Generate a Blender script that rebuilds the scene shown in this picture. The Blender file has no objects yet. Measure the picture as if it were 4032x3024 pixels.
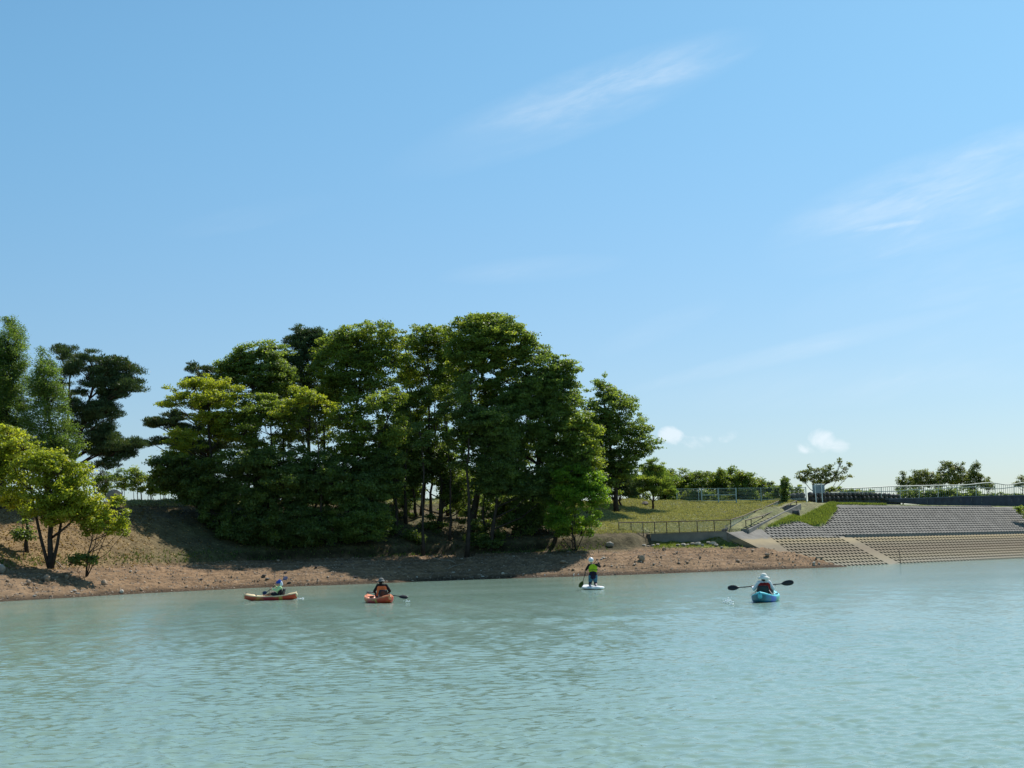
import bpy, math, random
import numpy as np
from mathutils import Vector, Matrix, Quaternion
R = math.radians
S = bpy.context.scene
COL = S.collection
rng = np.random.default_rng(7)
random.seed(7)

# ------------------------------------------------------------------ camera
F = 5828.0; CAMZ = 1.6; PITCH = math.degrees(math.atan(682 / F)); ROLL = -1.72
cam = bpy.data.cameras.new('camera'); cam.lens = 52.04; cam.sensor_width = 36; cam.sensor_fit = 'HORIZONTAL'
cam.clip_start = 0.3; cam.clip_end = 8000
co = bpy.data.objects.new('camera', cam); COL.objects.link(co)
CM = Matrix.Rotation(R(90 + PITCH), 3, 'X') @ Matrix.Rotation(R(ROLL), 3, 'Z')
co.matrix_world = Matrix.Translation((0, 0, CAMZ)) @ CM.to_4x4()
S.camera = co
CMN = np.array(CM)

# ------------------------------------------------------------------ world
SUN_EL, SUN_AZ = 51.0, 36.0        # azimuth measured from +Y towards +X
w = bpy.data.worlds.new("World"); S.world = w; w.use_nodes = True
nt = w.node_tree; N = nt.nodes; L = nt.links; N.clear()
out = N.new('ShaderNodeOutputWorld'); bg = N.new('ShaderNodeBackground'); bg.inputs[1].default_value = 0.089
sky = N.new('ShaderNodeTexSky'); sky.sky_type = 'NISHITA'; sky.sun_disc = False
sky.sun_elevation = R(SUN_EL); sky.sun_rotation = R(SUN_AZ)
sky.air_density = 1.0; sky.dust_density = 0.6; sky.ozone_density = 2.2; sky.altitude = 50
tc = N.new('ShaderNodeTexCoord')

def wmath(op, a, b=None, c=None):
    n = N.new('ShaderNodeMath'); n.operation = op
    for i, v in enumerate((a, b, c)):
        if v is None: continue
        if isinstance(v, (int, float)): n.inputs[i].default_value = v
        else: L.new(v, n.inputs[i])
    return n.outputs[0]
def wmr(v, a, b, lo=0.0, hi=1.0):
    n = N.new('ShaderNodeMapRange'); n.interpolation_type = 'SMOOTHSTEP'; L.new(v, n.inputs[0])
    for i, x in zip((1, 2, 3, 4), (a, b, lo, hi)): n.inputs[i].default_value = x
    return n.outputs[0]
sep = N.new('ShaderNodeSeparateXYZ'); L.new(tc.outputs['Generated'], sep.inputs[0])
AZ = wmath('DIVIDE', sep.outputs[0], wmath('MAXIMUM', sep.outputs[1], 0.05))    # tangent of azimuth
EL = wmath('DIVIDE', sep.outputs[2], wmath('MAXIMUM', sep.outputs[1], 0.05))
comb = N.new('ShaderNodeCombineXYZ'); L.new(AZ, comb.inputs[0]); L.new(EL, comb.inputs[1])
def wnoise(scale, detail, rough, rot=0.0, sx=1.0, sy=1.0, loc=(0, 0, 0), dist=0.0):
    m = N.new('ShaderNodeMapping'); m.inputs['Rotation'].default_value = (0, 0, R(rot)); m.inputs['Scale'].default_value = (sx, sy, 1)
    m.inputs['Location'].default_value = loc
    r0 = N.new('ShaderNodeVectorRotate'); r0.rotation_type = 'Z_AXIS'; r0.inputs['Angle'].default_value = R(rot)
    L.new(comb.outputs[0], r0.inputs['Vector']); L.new(r0.outputs[0], m.inputs[0]); m.inputs['Rotation'].default_value = (0, 0, 0)
    n = N.new('ShaderNodeTexNoise'); n.inputs['Scale'].default_value = scale; n.inputs['Detail'].default_value = detail
    n.inputs['Roughness'].default_value = rough; n.inputs['Distortion'].default_value = dist
    L.new(m.outputs[0], n.inputs['Vector']); return n.outputs['Fac']
def pix_dir(px, py):
    d = CMN @ np.array([(px - 2016) / F, -(py - 1512) / F, -1.0]); return d / d[1]
def blob(px, py, rx, ry, ang=0.0):
    """soft elliptic patch of sky round a direction, 1 in its middle"""
    d = pix_dir(px, py)
    dx = wmath('SUBTRACT', AZ, float(d[0])); dy = wmath('SUBTRACT', EL, float(d[2]))
    c, s = math.cos(R(ang)), math.sin(R(ang))
    u = wmath('ADD', wmath('MULTIPLY', dx, c), wmath('MULTIPLY', dy, s))
    v = wmath('SUBTRACT', wmath('MULTIPLY', dy, c), wmath('MULTIPLY', dx, s))
    u = wmath('MULTIPLY', u, F / rx); v = wmath('MULTIPLY', v, F / ry)
    return wmath('MAXIMUM', wmath('SUBTRACT', 1.0, wmath('ADD', wmath('POWER', wmath('ABSOLUTE', u), 2.0), wmath('POWER', wmath('ABSOLUTE', v), 2.0))), 0.0)
# thin cirrus streaks
cir = wnoise(4.0, 7, 0.6, -16, 1.0, 5.0, dist=0.6)
cir2 = wnoise(16.0, 6, 0.62, -16, 1.0, 4.0, (3, 1, 0), dist=0.5)
tex = wmath('MULTIPLY', wmr(cir, 0.35, 0.75), wmr(cir2, 0.25, 0.75))
mask = None
for a in ((2260, 410, 850, 150, 19, .55), (2480, 330, 300, 70, 16, .35), (3700, 790, 800, 220, 16, .5), (4000, 560, 420, 90, 14, .5), (3500, 890, 190, 18, 7, 1.2),
          (3300, 1340, 900, 50, 12, .8), (2600, 1290, 300, 60, 20, .25), (3900, 1180, 900, 260, 8, .3), (2100, 1060, 400, 60, 3, .3), (1000, 850, 400, 60, 10, .12), (3300, 1500, 900, 120, 2, .25)):
    b = wmath('MULTIPLY', blob(*a[:5]), a[5]); mask = b if mask is None else wmath('MAXIMUM', mask, b)
cirf = wmath('MINIMUM', wmath('MULTIPLY', wmath('MULTIPLY', mask, wmath('ADD', wmath('MULTIPLY', tex, 1.1), 0.14)), 0.7), 0.55)
# small fair-weather clouds low over the trees
pn = wnoise(30.0, 8, 0.6, 0, 1.0, 1.4, (5, 2, 0), dist=.6)
puff = None
for a in ((2645, 1715, 62, 42, -12, 1.0), (2735, 1735, 110, 42, 0, .45), (3240, 1735, 75, 55, -12, .85), (3300, 1755, 60, 40, 0, .7), (3190, 1760, 70, 32, 0, .4), (2865, 1720, 60, 26, 20, .35)):
    b = wmath('MULTIPLY', blob(*a[:5]), a[5]); puff = b if puff is None else wmath('MAXIMUM', puff, b)
pf = wmath('MULTIPLY', wmr(wmath('ADD', puff, wmath('MULTIPLY', wmath('SUBTRACT', pn, 0.5), 3.4)), 0.10, 1.0), wmr(puff, 0.0, 0.25))
pf = wmath('MULTIPLY', pf, 0.62)
cl = wmath('MAXIMUM', cirf, pf)
hsv = N.new('ShaderNodeMix'); hsv.data_type = 'RGBA'; hsv.blend_type = 'MULTIPLY'; hsv.inputs[0].default_value = 1
tint = N.new('ShaderNodeMix'); tint.data_type = 'RGBA'; tint.inputs[6].default_value = (0.80, 0.87, 0.99, 1); tint.inputs[7].default_value = (0.81, 1.21, 1.23, 1)
L.new(wmr(EL, -0.02, 0.40), tint.inputs[0])
L.new(sky.outputs[0], hsv.inputs[6]); L.new(tint.outputs[2], hsv.inputs[7])
mx = N.new('ShaderNodeMix'); mx.data_type = 'RGBA'; mx.inputs[7].default_value = (8.9, 9.6, 10.2, 1)
L.new(cl, mx.inputs[0]); L.new(hsv.outputs[2], mx.inputs[6])
L.new(mx.outputs[2], bg.inputs[0]); L.new(bg.outputs[0], out.inputs[0])

# ------------------------------------------------------------------ sun
sl = bpy.data.lights.new('sun', 'SUN'); sl.energy = 5.0; sl.angle = R(0.5); sl.color = (1, 0.96, 0.90)
so = bpy.data.objects.new('sun', sl); COL.objects.link(so)
tosun = Vector((math.sin(R(SUN_AZ)) * math.cos(R(SUN_EL)), math.cos(R(SUN_AZ)) * math.cos(R(SUN_EL)), math.sin(R(SUN_EL))))
so.rotation_euler = tosun.to_track_quat('Z', 'Y').to_euler()
S.view_settings.view_transform = 'Standard'; S.view_settings.look = 'None'; S.view_settings.gamma = 1
S.view_settings.exposure = 0.25
S.render.engine = 'CYCLES'
S.cycles.max_bounces = 6; S.cycles.transparent_max_bounces = 6

# ------------------------------------------------------------------ helpers
def P(px, py, D):
    """the world point at depth y = D behind a photo pixel"""
    d = CMN @ np.array([(px - 2016) / F, -(py - 1512) / F, -1.0])
    d = d / d[1] * D
    return Vector((d[0], d[1], d[2] + CAMZ))
def PZ(px, py, z):
    d = CMN @ np.array([(px - 2016) / F, -(py - 1512) / F, -1.0]); d = d * ((z - CAMZ) / d[2])
    return Vector((d[0], d[1], z))
def proj(X, Y, Z):
    v = np.stack([X, Y, Z - CAMZ], -1) @ CMN
    return 2016 - v[..., 0] / v[..., 2] * F, 1512 + v[..., 1] / v[..., 2] * F
def tag(o, label=None, cat=None, group=None, kind=None):
    if label: o['label'] = label
    if cat: o['category'] = cat
    if group: o['group'] = group
    if kind: o['kind'] = kind
    return o
def empty(name, loc, rz=0.0):
    o = bpy.data.objects.new(name, None); COL.objects.link(o); o.location = loc; o.rotation_euler = (0, 0, rz); o.empty_display_size = .3
    return o
def mesh_np(name, V, Fc, mats, parent=None, loc=(0, 0, 0), smooth=False, fattr=None, vcol=None, midx=None):
    """V (n,3), Fc (m,k) array or list of such arrays"""
    if not isinstance(Fc, list): Fc = [Fc]
    Fc = [f for f in Fc if len(f)]
    V = np.asarray(V, dtype=np.float32)
    me = bpy.data.meshes.new(name)
    me.vertices.add(len(V)); me.vertices.foreach_set('co', V.ravel())
    loops = np.concatenate([f.ravel() for f in Fc]).astype(np.int32)
    tot = np.concatenate([np.full(len(f), f.shape[1]) for f in Fc]).astype(np.int32)
    st = np.concatenate([[0], np.cumsum(tot)[:-1]]).astype(np.int32)
    me.loops.add(len(loops)); me.loops.foreach_set('vertex_index', loops)
    me.polygons.add(len(tot)); me.polygons.foreach_set('loop_start', st); me.polygons.foreach_set('loop_total', tot)
    if midx is not None: me.polygons.foreach_set('material_index', np.asarray(midx, dtype=np.int32))
    me.polygons.foreach_set('use_smooth', np.full(len(tot), smooth))
    if fattr is not None:
        a = me.attributes.new('tint', 'FLOAT', 'FACE'); a.data.foreach_set('value', np.asarray(fattr, dtype=np.float32))
    if vcol is not None:
        a = me.attributes.new('soil', 'FLOAT_COLOR', 'POINT'); a.data.foreach_set('color', np.asarray(vcol, dtype=np.float32).ravel())
    me.update(calc_edges=True); me.validate()
    if not isinstance(mats, (list, tuple)): mats = [mats]
    for m in mats: me.materials.append(m)
    o = bpy.data.objects.new(name, me); COL.objects.link(o); o.location = loc
    if parent: o.parent = parent
    return o

class MB:
    """collects boxes, bars and tubes into one mesh"""
    def __init__(s): s.v = []; s.f4 = []; s.f3 = []; s.n = 0
    def add(s, V, F4=None, F3=None):
        V = np.asarray(V, dtype=float).reshape(-1, 3)
        if F4 is not None and len(F4): s.f4.append(np.asarray(F4) + s.n)
        if F3 is not None and len(F3): s.f3.append(np.asarray(F3) + s.n)
        s.v.append(V); s.n += len(V)
    def hexa(s, b, t):
        """bottom ring of 4 and top ring of 4"""
        s.add(list(b) + list(t), [[3, 2, 1, 0], [4, 5, 6, 7], [0, 1, 5, 4], [1, 2, 6, 5], [2, 3, 7, 6], [3, 0, 4, 7]])
    def box(s, c, d, rz=0.0):
        cx, cy, cz = c; dx, dy, dz = d[0] / 2, d[1] / 2, d[2] / 2
        ca, sa = math.cos(rz), math.sin(rz)
        q = [(-dx, -dy), (dx, -dy), (dx, dy), (-dx, dy)]
        q = [(cx + x * ca - y * sa, cy + x * sa + y * ca) for x, y in q]
        s.hexa([(x, y, cz - dz) for x, y in q], [(x, y, cz + dz) for x, y in q])
    def bar(s, a, b, w, h=None):
        """rectangular bar from a to b"""
        h = h or w; a = Vector(a); b = Vector(b); d = (b - a).normalized()
        up = Vector((0, 0, 1)) if abs(d.z) < .95 else Vector((0, 1, 0))
        x = d.cross(up).normalized() * (w / 2); y = x.normalized().cross(d) * (h / 2)
        s.hexa([a - x - y, a + x - y, b + x - y, b - x - y], [a - x + y, a + x + y, b + x + y, b - x + y])
    def tube(s, pts, rad, k=6, caps=True):
        pts = [Vector(p) for p in pts]; n = len(pts)
        if not hasattr(rad, '__len__'): rad = [rad] * n
        V = []; prev = None
        for i, p in enumerate(pts):
            d = (pts[min(i + 1, n - 1)] - pts[max(i - 1, 0)]).normalized()
            if prev is None:
                prev = d.orthogonal().normalized()
            x = (prev - d * prev.dot(d))
            x = x.normalized() if x.length > 1e-5 else d.orthogonal().normalized()
            prev = x; y = d.cross(x)
            for j in range(k):
                a = 2 * math.pi * j / k; V.append(p + (x * math.cos(a) + y * math.sin(a)) * rad[i])
        F4 = [[i * k + j, i * k + (j + 1) % k, (i + 1) * k + (j + 1) % k, (i + 1) * k + j] for i in range(n - 1) for j in range(k)]
        F3 = []
        if caps:
            V += [pts[0], pts[-1]]; c0 = n * k
            F3 = [[c0, (j + 1) % k, j] for j in range(k)] + [[c0 + 1, (n - 1) * k + j, (n - 1) * k + (j + 1) % k] for j in range(k)]
        s.add(V, F4, F3)
    def ball(s, c, r, k=8, m=6):
        if not hasattr(r, '__len__'): r = (r, r, r)
        V = [(c[0], c[1], c[2] - r[2])]
        for i in range(1, m):
            a = math.pi * i / m - math.pi / 2
            for j in range(k):
                b = 2 * math.pi * j / k; V.append((c[0] + r[0] * math.cos(a) * math.cos(b), c[1] + r[1] * math.cos(a) * math.sin(b), c[2] + r[2] * math.sin(a)))
        V.append((c[0], c[1], c[2] + r[2]))
        F4 = [[1 + i * k + j, 1 + i * k + (j + 1) % k, 1 + (i + 1) * k + (j + 1) % k, 1 + (i + 1) * k + j] for i in range(m - 2) for j in range(k)]
        F3 = [[0, 1 + (j + 1) % k, 1 + j] for j in range(k)] + [[len(V) - 1, 1 + (m - 2) * k + j, 1 + (m - 2) * k + (j + 1) % k] for j in range(k)]
        s.add(V, F4, F3)
    def build(s, name, mat, parent=None, loc=(0, 0, 0), smooth=False, origin=None):
        V = np.concatenate(s.v) if s.v else np.zeros((0, 3))
        if origin is not None: V = V - np.array(origin)[None]
        Fc = []
        if s.f4: Fc.append(np.concatenate(s.f4))
        if s.f3: Fc.append(np.concatenate(s.f3))
        return mesh_np(name, V, Fc, mat, parent, loc, smooth)

def hsh(ix, iy, seed):
    h = (ix.astype(np.int64) * 374761393 + iy.astype(np.int64) * 668265263 + seed * 982451653) & 0xffffffff
    h = ((h ^ (h >> 13)) * 1274126177) & 0xffffffff
    return ((h ^ (h >> 16)) & 0xffff) / 65535.0
def vnoise(x, y, seed=0):
    ix = np.floor(x); iy = np.floor(y); fx = x - ix; fy = y - iy
    fx = fx * fx * (3 - 2 * fx); fy = fy * fy * (3 - 2 * fy)
    a = hsh(ix, iy, seed); b = hsh(ix + 1, iy, seed); c = hsh(ix, iy + 1, seed); d = hsh(ix + 1, iy + 1, seed)
    return (a * (1 - fx) + b * fx) * (1 - fy) + (c * (1 - fx) + d * fx) * fy
def fbm(x, y, oct=4, seed=0):
    t = 0; a = .5; n = 0
    for i in range(oct):
        t = t + a * vnoise(x * 2 ** i + i * 7.3, y * 2 ** i - i * 3.1, seed + i); n += a; a *= .5
    return t / n
def sstep(a, b, x):
    t = np.clip((x - a) / (b - a), 0, 1); return t * t * (3 - 2 * t)

# ------------------------------------------------------------------ materials
def newmat(name):
    m = bpy.data.materials.new(name); m.use_nodes = True; nt = m.node_tree
    return m, nt.nodes, nt.links, nt.nodes['Principled BSDF']
def simple(name, col, rough=.6, var=.12, scale=8.0, spec=.4, bump=0.0, metallic=0.0):
    m, n, l, b = newmat(name)
    t = n.new('ShaderNodeTexCoord'); no = n.new('ShaderNodeTexNoise'); no.inputs['Scale'].default_value = scale; no.inputs['Detail'].default_value = 5
    l.new(t.outputs['Object'], no.inputs['Vector'])
    r = n.new('ShaderNodeValToRGB'); r.color_ramp.elements[0].position = .3; r.color_ramp.elements[1].position = .7
    r.color_ramp.elements[0].color = [c * (1 - var) for c in col] + [1]; r.color_ramp.elements[1].color = [min(1, c * (1 + var)) for c in col] + [1]
    l.new(no.outputs['Fac'], r.inputs[0]); l.new(r.outputs[0], b.inputs['Base Color'])
    b.inputs['Roughness'].default_value = rough; b.inputs['Specular IOR Level'].default_value = spec; b.inputs['Metallic'].default_value = metallic
    if bump:
        bp = n.new('ShaderNodeBump'); bp.inputs['Strength'].default_value = bump; bp.inputs['Distance'].default_value = .02
        l.new(no.outputs['Fac'], bp.inputs['Height']); l.new(bp.outputs[0], b.inputs['Normal'])
    return m
def leafmat(name, stops, transl=.56, rough=.5):
    m, n, l, b = newmat(name)
    a = n.new('ShaderNodeAttribute'); a.attribute_name = 'tint'
    r = n.new('ShaderNodeValToRGB')
    while len(r.color_ramp.elements) < len(stops): r.color_ramp.elements.new(.5)
    for i, (p, c) in enumerate(stops):
        r.color_ramp.elements[i].position = p; r.color_ramp.elements[i].color = list(c) + [1]
    l.new(a.outputs['Fac'], r.inputs[0]); l.new(r.outputs[0], b.inputs['Base Color'])
    b.inputs['Roughness'].default_value = rough; b.inputs['Specular IOR Level'].default_value = .35
    tr = n.new('ShaderNodeBsdfTranslucent'); mxc = n.new('ShaderNodeMix'); mxc.data_type = 'RGBA'; mxc.blend_type = 'MULTIPLY'; mxc.inputs[0].default_value = 1
    mxc.inputs[7].default_value = (1.6, 1.55, .6, 1); l.new(r.outputs[0], mxc.inputs[6]); l.new(mxc.outputs[2], tr.inputs[0])
    ms = n.new('ShaderNodeMixShader'); ms.inputs[0].default_value = transl
    l.new(b.outputs[0], ms.inputs[1]); l.new(tr.outputs[0], ms.inputs[2]); l.new(ms.outputs[0], n['Material Output'].inputs[0])
    return m
LM = {
 'yellow': leafmat('leaves_yellow_green', [(0, (.14, .19, .03)), (.5, (.26, .31, .045)), (.85, (.35, .38, .05)), (1, (.42, .38, .05))]),
 'lime': leafmat('leaves_lime', [(0, (.07, .15, .02)), (.6, (.17, .29, .035)), (1, (.28, .38, .04))]),
 'mid': leafmat('leaves_mid_green', [(0, (.08, .125, .04)), (.5, (.145, .215, .058)), (.9, (.215, .275, .07)), (1, (.26, .30, .075))]),
 'mix': leafmat('leaves_mixed_green', [(0, (.085, .13, .038)), (.5, (.17, .235, .05)), (.85, (.26, .315, .06)), (1, (.32, .33, .065))]),
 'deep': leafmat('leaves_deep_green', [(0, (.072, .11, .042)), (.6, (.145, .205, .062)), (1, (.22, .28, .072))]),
 'pine': leafmat('needles_pine', [(0, (.04, .065, .03)), (.6, (.075, .12, .045)), (.9, (.11, .15, .06)), (1, (.20, .13, .06))], .2),
 'feather': leafmat('leaves_feathery_green', [(0, (.06, .11, .035)), (.5, (.11, .18, .05)), (1, (.19, .26, .06))]),
 'hedge': leafmat('leaves_hedge', [(0, (.08, .14, .035)), (.5, (.15, .21, .05)), (.9, (.22, .26, .055)), (1, (.28, .24, .06))]),
 'cherry': leafmat('leaves_cherry', [(0, (.09, .12, .04)), (.6, (.15, .19, .05)), (.9, (.21, .22, .06)), (1, (.30, .20, .07))], .4),
 'grey': leafmat('needles_grey_green', [(0, (.10, .12, .10)), (1, (.17, .19, .15))], .15),
}
bark = simple('bark', (.055, .042, .034), .9, .35, 3, .1)
barkp = simple('bark_pine', (.10, .055, .038), .9, .35, 3, .1)

# ------------------------------------------------------------------ terrain
# shore profile by photo column: waterline, beach, bank foot, bank lip, slope, crest, plateau  (depth, height)
COLS = [
 (-900, [(70, 0), (74, .9), (79, 1.8), (79.6, 2.2), (88, 4.2), (97, 6.0), (130, 6.8)]),
 (0,    [(83, 0), (87.5, .95), (93, 1.9), (93.6, 2.3), (99, 4.0), (107, 6.1), (125, 6.9)]),
 (300,  [(89, 0), (94, .95), (99.5, 1.9), (100.2, 2.3), (105, 4.2), (114, 6.7), (130, 7.3)]),
 (633,  [(97.5, 0), (103, 1.0), (108.5, 1.8), (109, 2.2), (116, 5.0), (124, 7.2), (150, 7.2)]),
 (1000, [(105, 0), (110.5, 1.1), (116, 2.0), (116.3, 2.6), (122, 4.9), (130, 7.1), (150, 7.1)]),
 (1400, [(107.5, 0), (112.5, 1.15), (118, 2.0), (118.3, 2.65), (124, 5.0), (133, 7.2), (155, 7.1)]),
 (1800, [(114, 0), (118.5, 1.15), (123, 2.05), (123.3, 2.7), (129, 4.9), (137, 7.0), (155, 7.0)]),
 (2250, [(113.5, 0), (117.5, 1.2), (122, 2.25), (122.8, 3.1), (131, 4.7), (142, 6.8), (160, 6.8)]),
 (2500, [(114.5, 0), (119, 1.2), (124.5, 2.25), (125.6, 3.05), (135, 4.9), (146, 6.8), (165, 6.8)]),
 (2560, [(115, 0), (119.5, 1.2), (128.2, 2.45), (128.9, 3.1), (137, 4.9), (147, 6.75), (165, 6.7)]),
 (2850, [(118.5, 0), (122.5, 1.1), (128.2, 2.5), (128.9, 3.1), (138, 4.8), (149, 6.5), (165, 6.5)]),
 (3100, [(120, 0), (124, 1.3), (129, 2.6), (130, 3.1), (139, 4.8), (149, 6.4), (165, 6.4)]),
 (5200, [(140, 0), (150, 2), (160, 3), (165, 3.5), (170, 5), (175, 6), (200, 6.2)]),
]
caz = np.array([P(c, 2180, 100).x / 100 for c, _ in COLS])
def table(cols, az, y, under=-.28):
    K = len(cols[0][1])
    z = None
    Dk = [np.interp(az, caz_of(cols), [c[1][k][0] for c in cols]) for k in range(K)]
    Zk = [np.interp(az, caz_of(cols), [c[1][k][1] for c in cols]) for k in range(K)]
    z = np.where(y < Dk[0], np.maximum((y - Dk[0]) * -under, -3.0), 0.0)
    for k in range(K - 1):
        t = np.clip((y - Dk[k]) / (Dk[k + 1] - Dk[k]), 0, 1)
        z = np.where(y >= Dk[k], Zk[k] + (Zk[k + 1] - Zk[k]) * t, z)
    return z
def caz_of(cols): return np.array([P(c[0], 2180, 100).x / 100 for c in cols])
# dam face frame: s along the waterline, t inland
D0 = np.array([28.2, 128.0]); DU = np.array([.733, .680]); DN = np.array([-.680, .733])
def to_st(x, y): return (x - D0[0]) * DU[0] + (y - D0[1]) * DU[1], (x - D0[0]) * DN[0] + (y - D0[1]) * DN[1]
ZB = 2.62
def berm(s): return 1.3 * sstep(4.5, 8.0, s)
def ztop(s): return 6.1 - .0062 * np.clip(s, -20, 60)
def damz(s, t):
    tb = ZB * 2; b = berm(s)
    z = np.where(t < tb, .5 * t, np.where(t < tb + b, ZB, ZB + .5 * (t - tb - b)))
    return np.minimum(z, ztop(s))
DIRT = [(2700, [(118, 0), (119.6, .55), (123, 1.7), (127, 2.5), (135, 2.6)]),
        (2860, [(118.5, 0), (120.2, .55), (124.5, 1.6), (128.0, 2.4), (135, 2.4)]),
        (3040, [(119.8, 0), (121.5, .5), (124.5, 1.15), (126.3, 1.45), (135, 1.45)]),
        (3160, [(122.8, 0), (123.8, .35), (125.5, .72), (127.5, .85), (135, .85)]),
        (3260, [(125.8, 0), (126.5, .22), (127.2, .34), (128.5, .42), (135, .42)]),
        (3340, [(129, 0), (129.3, .05), (129.8, .08), (131, .1), (140, .1)]),
        (3500, [(136, -.6), (137, -.6), (138, -.6), (139, -.6), (140, -.6)]),
        (5500, [(166, -.6), (167, -.6), (168, -.6), (169, -.6), (180, -.6)])]
def PD(px, py, off=0.0):
    """point of the lower dam plane behind a photo pixel"""
    d = CMN @ np.array([(px - 2016) / F, -(py - 1512) / F, -1.0])
    k = .5 * (DN[0] * d[0] + DN[1] * d[1]) - d[2]
    c = CAMZ + off - .5 * (-(DN @ D0))
    # z = off + .5*t  ->  CAMZ + r d2 = off + .5*(DN.(r d - D0))
    r = (CAMZ - off + .5 * (DN @ D0)) / k
    return Vector((r * d[0], r * d[1], CAMZ + r * d[2]))
C0 = PD(2860, 2096); C1 = PD(3043, 2178); CE = PD(3080, 1992)
def inpoly(px, py, poly):
    ins = np.zeros(px.shape, bool); n = len(poly)
    for i in range(n):
        x0, y0 = poly[i]; x1, y1 = poly[(i + 1) % n]
        if y0 == y1: continue
        c = ((y0 > py) != (y1 > py)) & (px < (x1 - x0) * (py - y0) / (y1 - y0) + x0); ins ^= c
    return ins
def stpoly(pts):
    o = []
    for px, py in pts:
        p = PD(px, py); s, t = to_st(p.x, p.y); o.append((s, t))
    return o
# grass covers the blocks on the left shoulder of the dam (outline in dam coordinates)
G_EDGE = stpoly([(2880, 2100), (3000, 2083), (3130, 2055), (3245, 2040), (3292, 1986), (3292, 1900), (2800, 1900)])
SLAB = stpoly([(2862, 2096), (2996, 2084), (3052, 2133), (3106, 2172), (3150, 2205), (3060, 2190)])
def side(x, y):
    """> 0 on the dam side of the wing wall and the stairs"""
    a, b, c = np.array(C1)[:2], np.array(C0)[:2], np.array(CE)[:2]
    def sd(p, q):
        d = q - p; d = d / np.hypot(*d); return (x - p[0]) * d[1] - (y - p[1]) * d[0]
    g1 = sd(a, b); g2 = sd(b, c)
    low = y < b[1] - (x - b[0]) * .1
    return g1, g2
def H(x, y, detail=True):
    x = np.asarray(x, float); y = np.asarray(y, float)
    yy = np.maximum(y, 5.0); az = x / yy
    nz = fbm(x * .12, y * .12, 3, 5) - .5
    zl = table(COLS, az, y + nz * 1.6 * sstep(2600, 2300, 2036 + az * 5868))
    s, t = to_st(x, y)
    dz = damz(s, t)
    gz = inpoly(s, t, G_EDGE)
    dd = np.where(gz, dz + .12, dz - .55)
    slb = inpoly(s, t, SLAB)
    dirt = table(DIRT, az, y)
    zr = np.maximum(dd, np.where(slb, -3, dirt))
    zr = np.where(slb, dz - .5, zr)
    top = sstep(0, 4, t - (2 * ztop(s) + berm(s)))
    zr = np.where(dz >= ztop(s) - 1e-4, ztop(s) + .25 * top, zr)
    g1, g2 = side(x, y)
    wl = np.where(g1 > -.05, 1.0, 0.0); wh = sstep(-2.5, .3, g2)
    upper = y > C0.y
    wgt = np.where(upper, wh, wl)
    wgt = np.where((2036 + az * 5868 < 2500), 0, wgt)
    z = zl * (1 - wgt) + zr * wgt
    if detail:
        act = sstep(-3, 0, z) * np.where((wgt > .5) & ~gz & (dz > dirt + .1), 0, 1)
        act = act * (1 - (upper & (g2 > -.4) & (g2 < 2.2) & (2036 + az * 5868 > 2800)) * .95)
        land = sstep(.03, .5, z)
        z = z + act * ((fbm(x * .45, y * .45, 4, 9) - .5) * .5 * land + (fbm(x * 2.1, y * 2.1, 2, 3) - .5) * .16 * sstep(.0, .3, z))
        # old shorelines cut small steps in the bare beach
        be = sstep(.15, .3, z) * sstep(2.1, 1.8, z)
        z = z + be * .035 * np.sin(z * 2 * math.pi / .27 + 4 * fbm(x * .1, y * .1, 2, 8))
    return z
def Hs(x, y): return float(H(np.array([x]), np.array([y]))[0])
def axis(a, b, step, far):
    core = np.arange(a, b, step); lo = []; v = a; st = step
    while v > -far: st *= 1.35; v -= st; lo.append(v)
    hi = []; v = core[-1]; st = step
    while v < far: st *= 1.35; v += st; hi.append(v)
    return np.concatenate([lo[::-1], core, hi])
xs = axis(-46, 72, .27, 3500); ys = axis(80, 178, .27, 3500)
X, Y = np.meshgrid(xs, ys); Zt = H(X, Y)
far = np.hypot(X, Y)
Zt = np.where(Y < 5, -3.0, Zt)
Zt = np.where(far > 400, 3.0, Zt); Zt = np.where((Y < 60) , -3.0, Zt)
Zt = np.where((Y < -8), np.clip(-8 - Y, 0, 40) * .05 - .8, Zt)
pxg = 2036 + X / np.maximum(Y, 5) * 5868
s_, t_ = to_st(X, Y)
ingr = inpoly(s_, t_, G_EDGE)
g1, g2 = side(X, Y)
# soil colours by place, with undercut shade painted in at the bank lip
n1 = fbm(X * .35, Y * .35, 4, 21)[..., None]; n2 = fbm(X * 1.7, Y * 1.7, 3, 31)[..., None]; n3 = fbm(X * .08, Y * .08, 3, 41)[..., None]
def C(*c): return np.array(c, float)
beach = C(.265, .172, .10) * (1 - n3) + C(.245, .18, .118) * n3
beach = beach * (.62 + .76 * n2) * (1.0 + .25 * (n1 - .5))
beach = beach * (1 + .12 * np.sin(Zt * 2 * math.pi / .27 + 1.2))[..., None]
wet = sstep(.42, .05, Zt + .25 * (n1[..., 0] - .5))[..., None]
beach = beach * C(.80, .76, .72) * (1 - .72 * wet) 
leafl = sstep(900, 200, pxg)[..., None]
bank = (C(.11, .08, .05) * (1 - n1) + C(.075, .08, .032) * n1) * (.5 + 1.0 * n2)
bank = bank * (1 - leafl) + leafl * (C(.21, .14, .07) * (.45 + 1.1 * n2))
grassd = (C(.28, .25, .14) * (1 - n1) + C(.19, .22, .085) * n1) * (.6 + .8 * n2)
grassd = grassd * (1 - .25 * sstep(.5, .75, n3))
green = (C(.10, .17, .03) * (1 - n1) + C(.20, .21, .05) * n1) * (.6 + .8 * n2)
zb = Zt + .5 * (n1[..., 0] - .5)
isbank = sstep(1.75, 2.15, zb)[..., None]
col = beach * (1 - isbank) + bank * isbank
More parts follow.
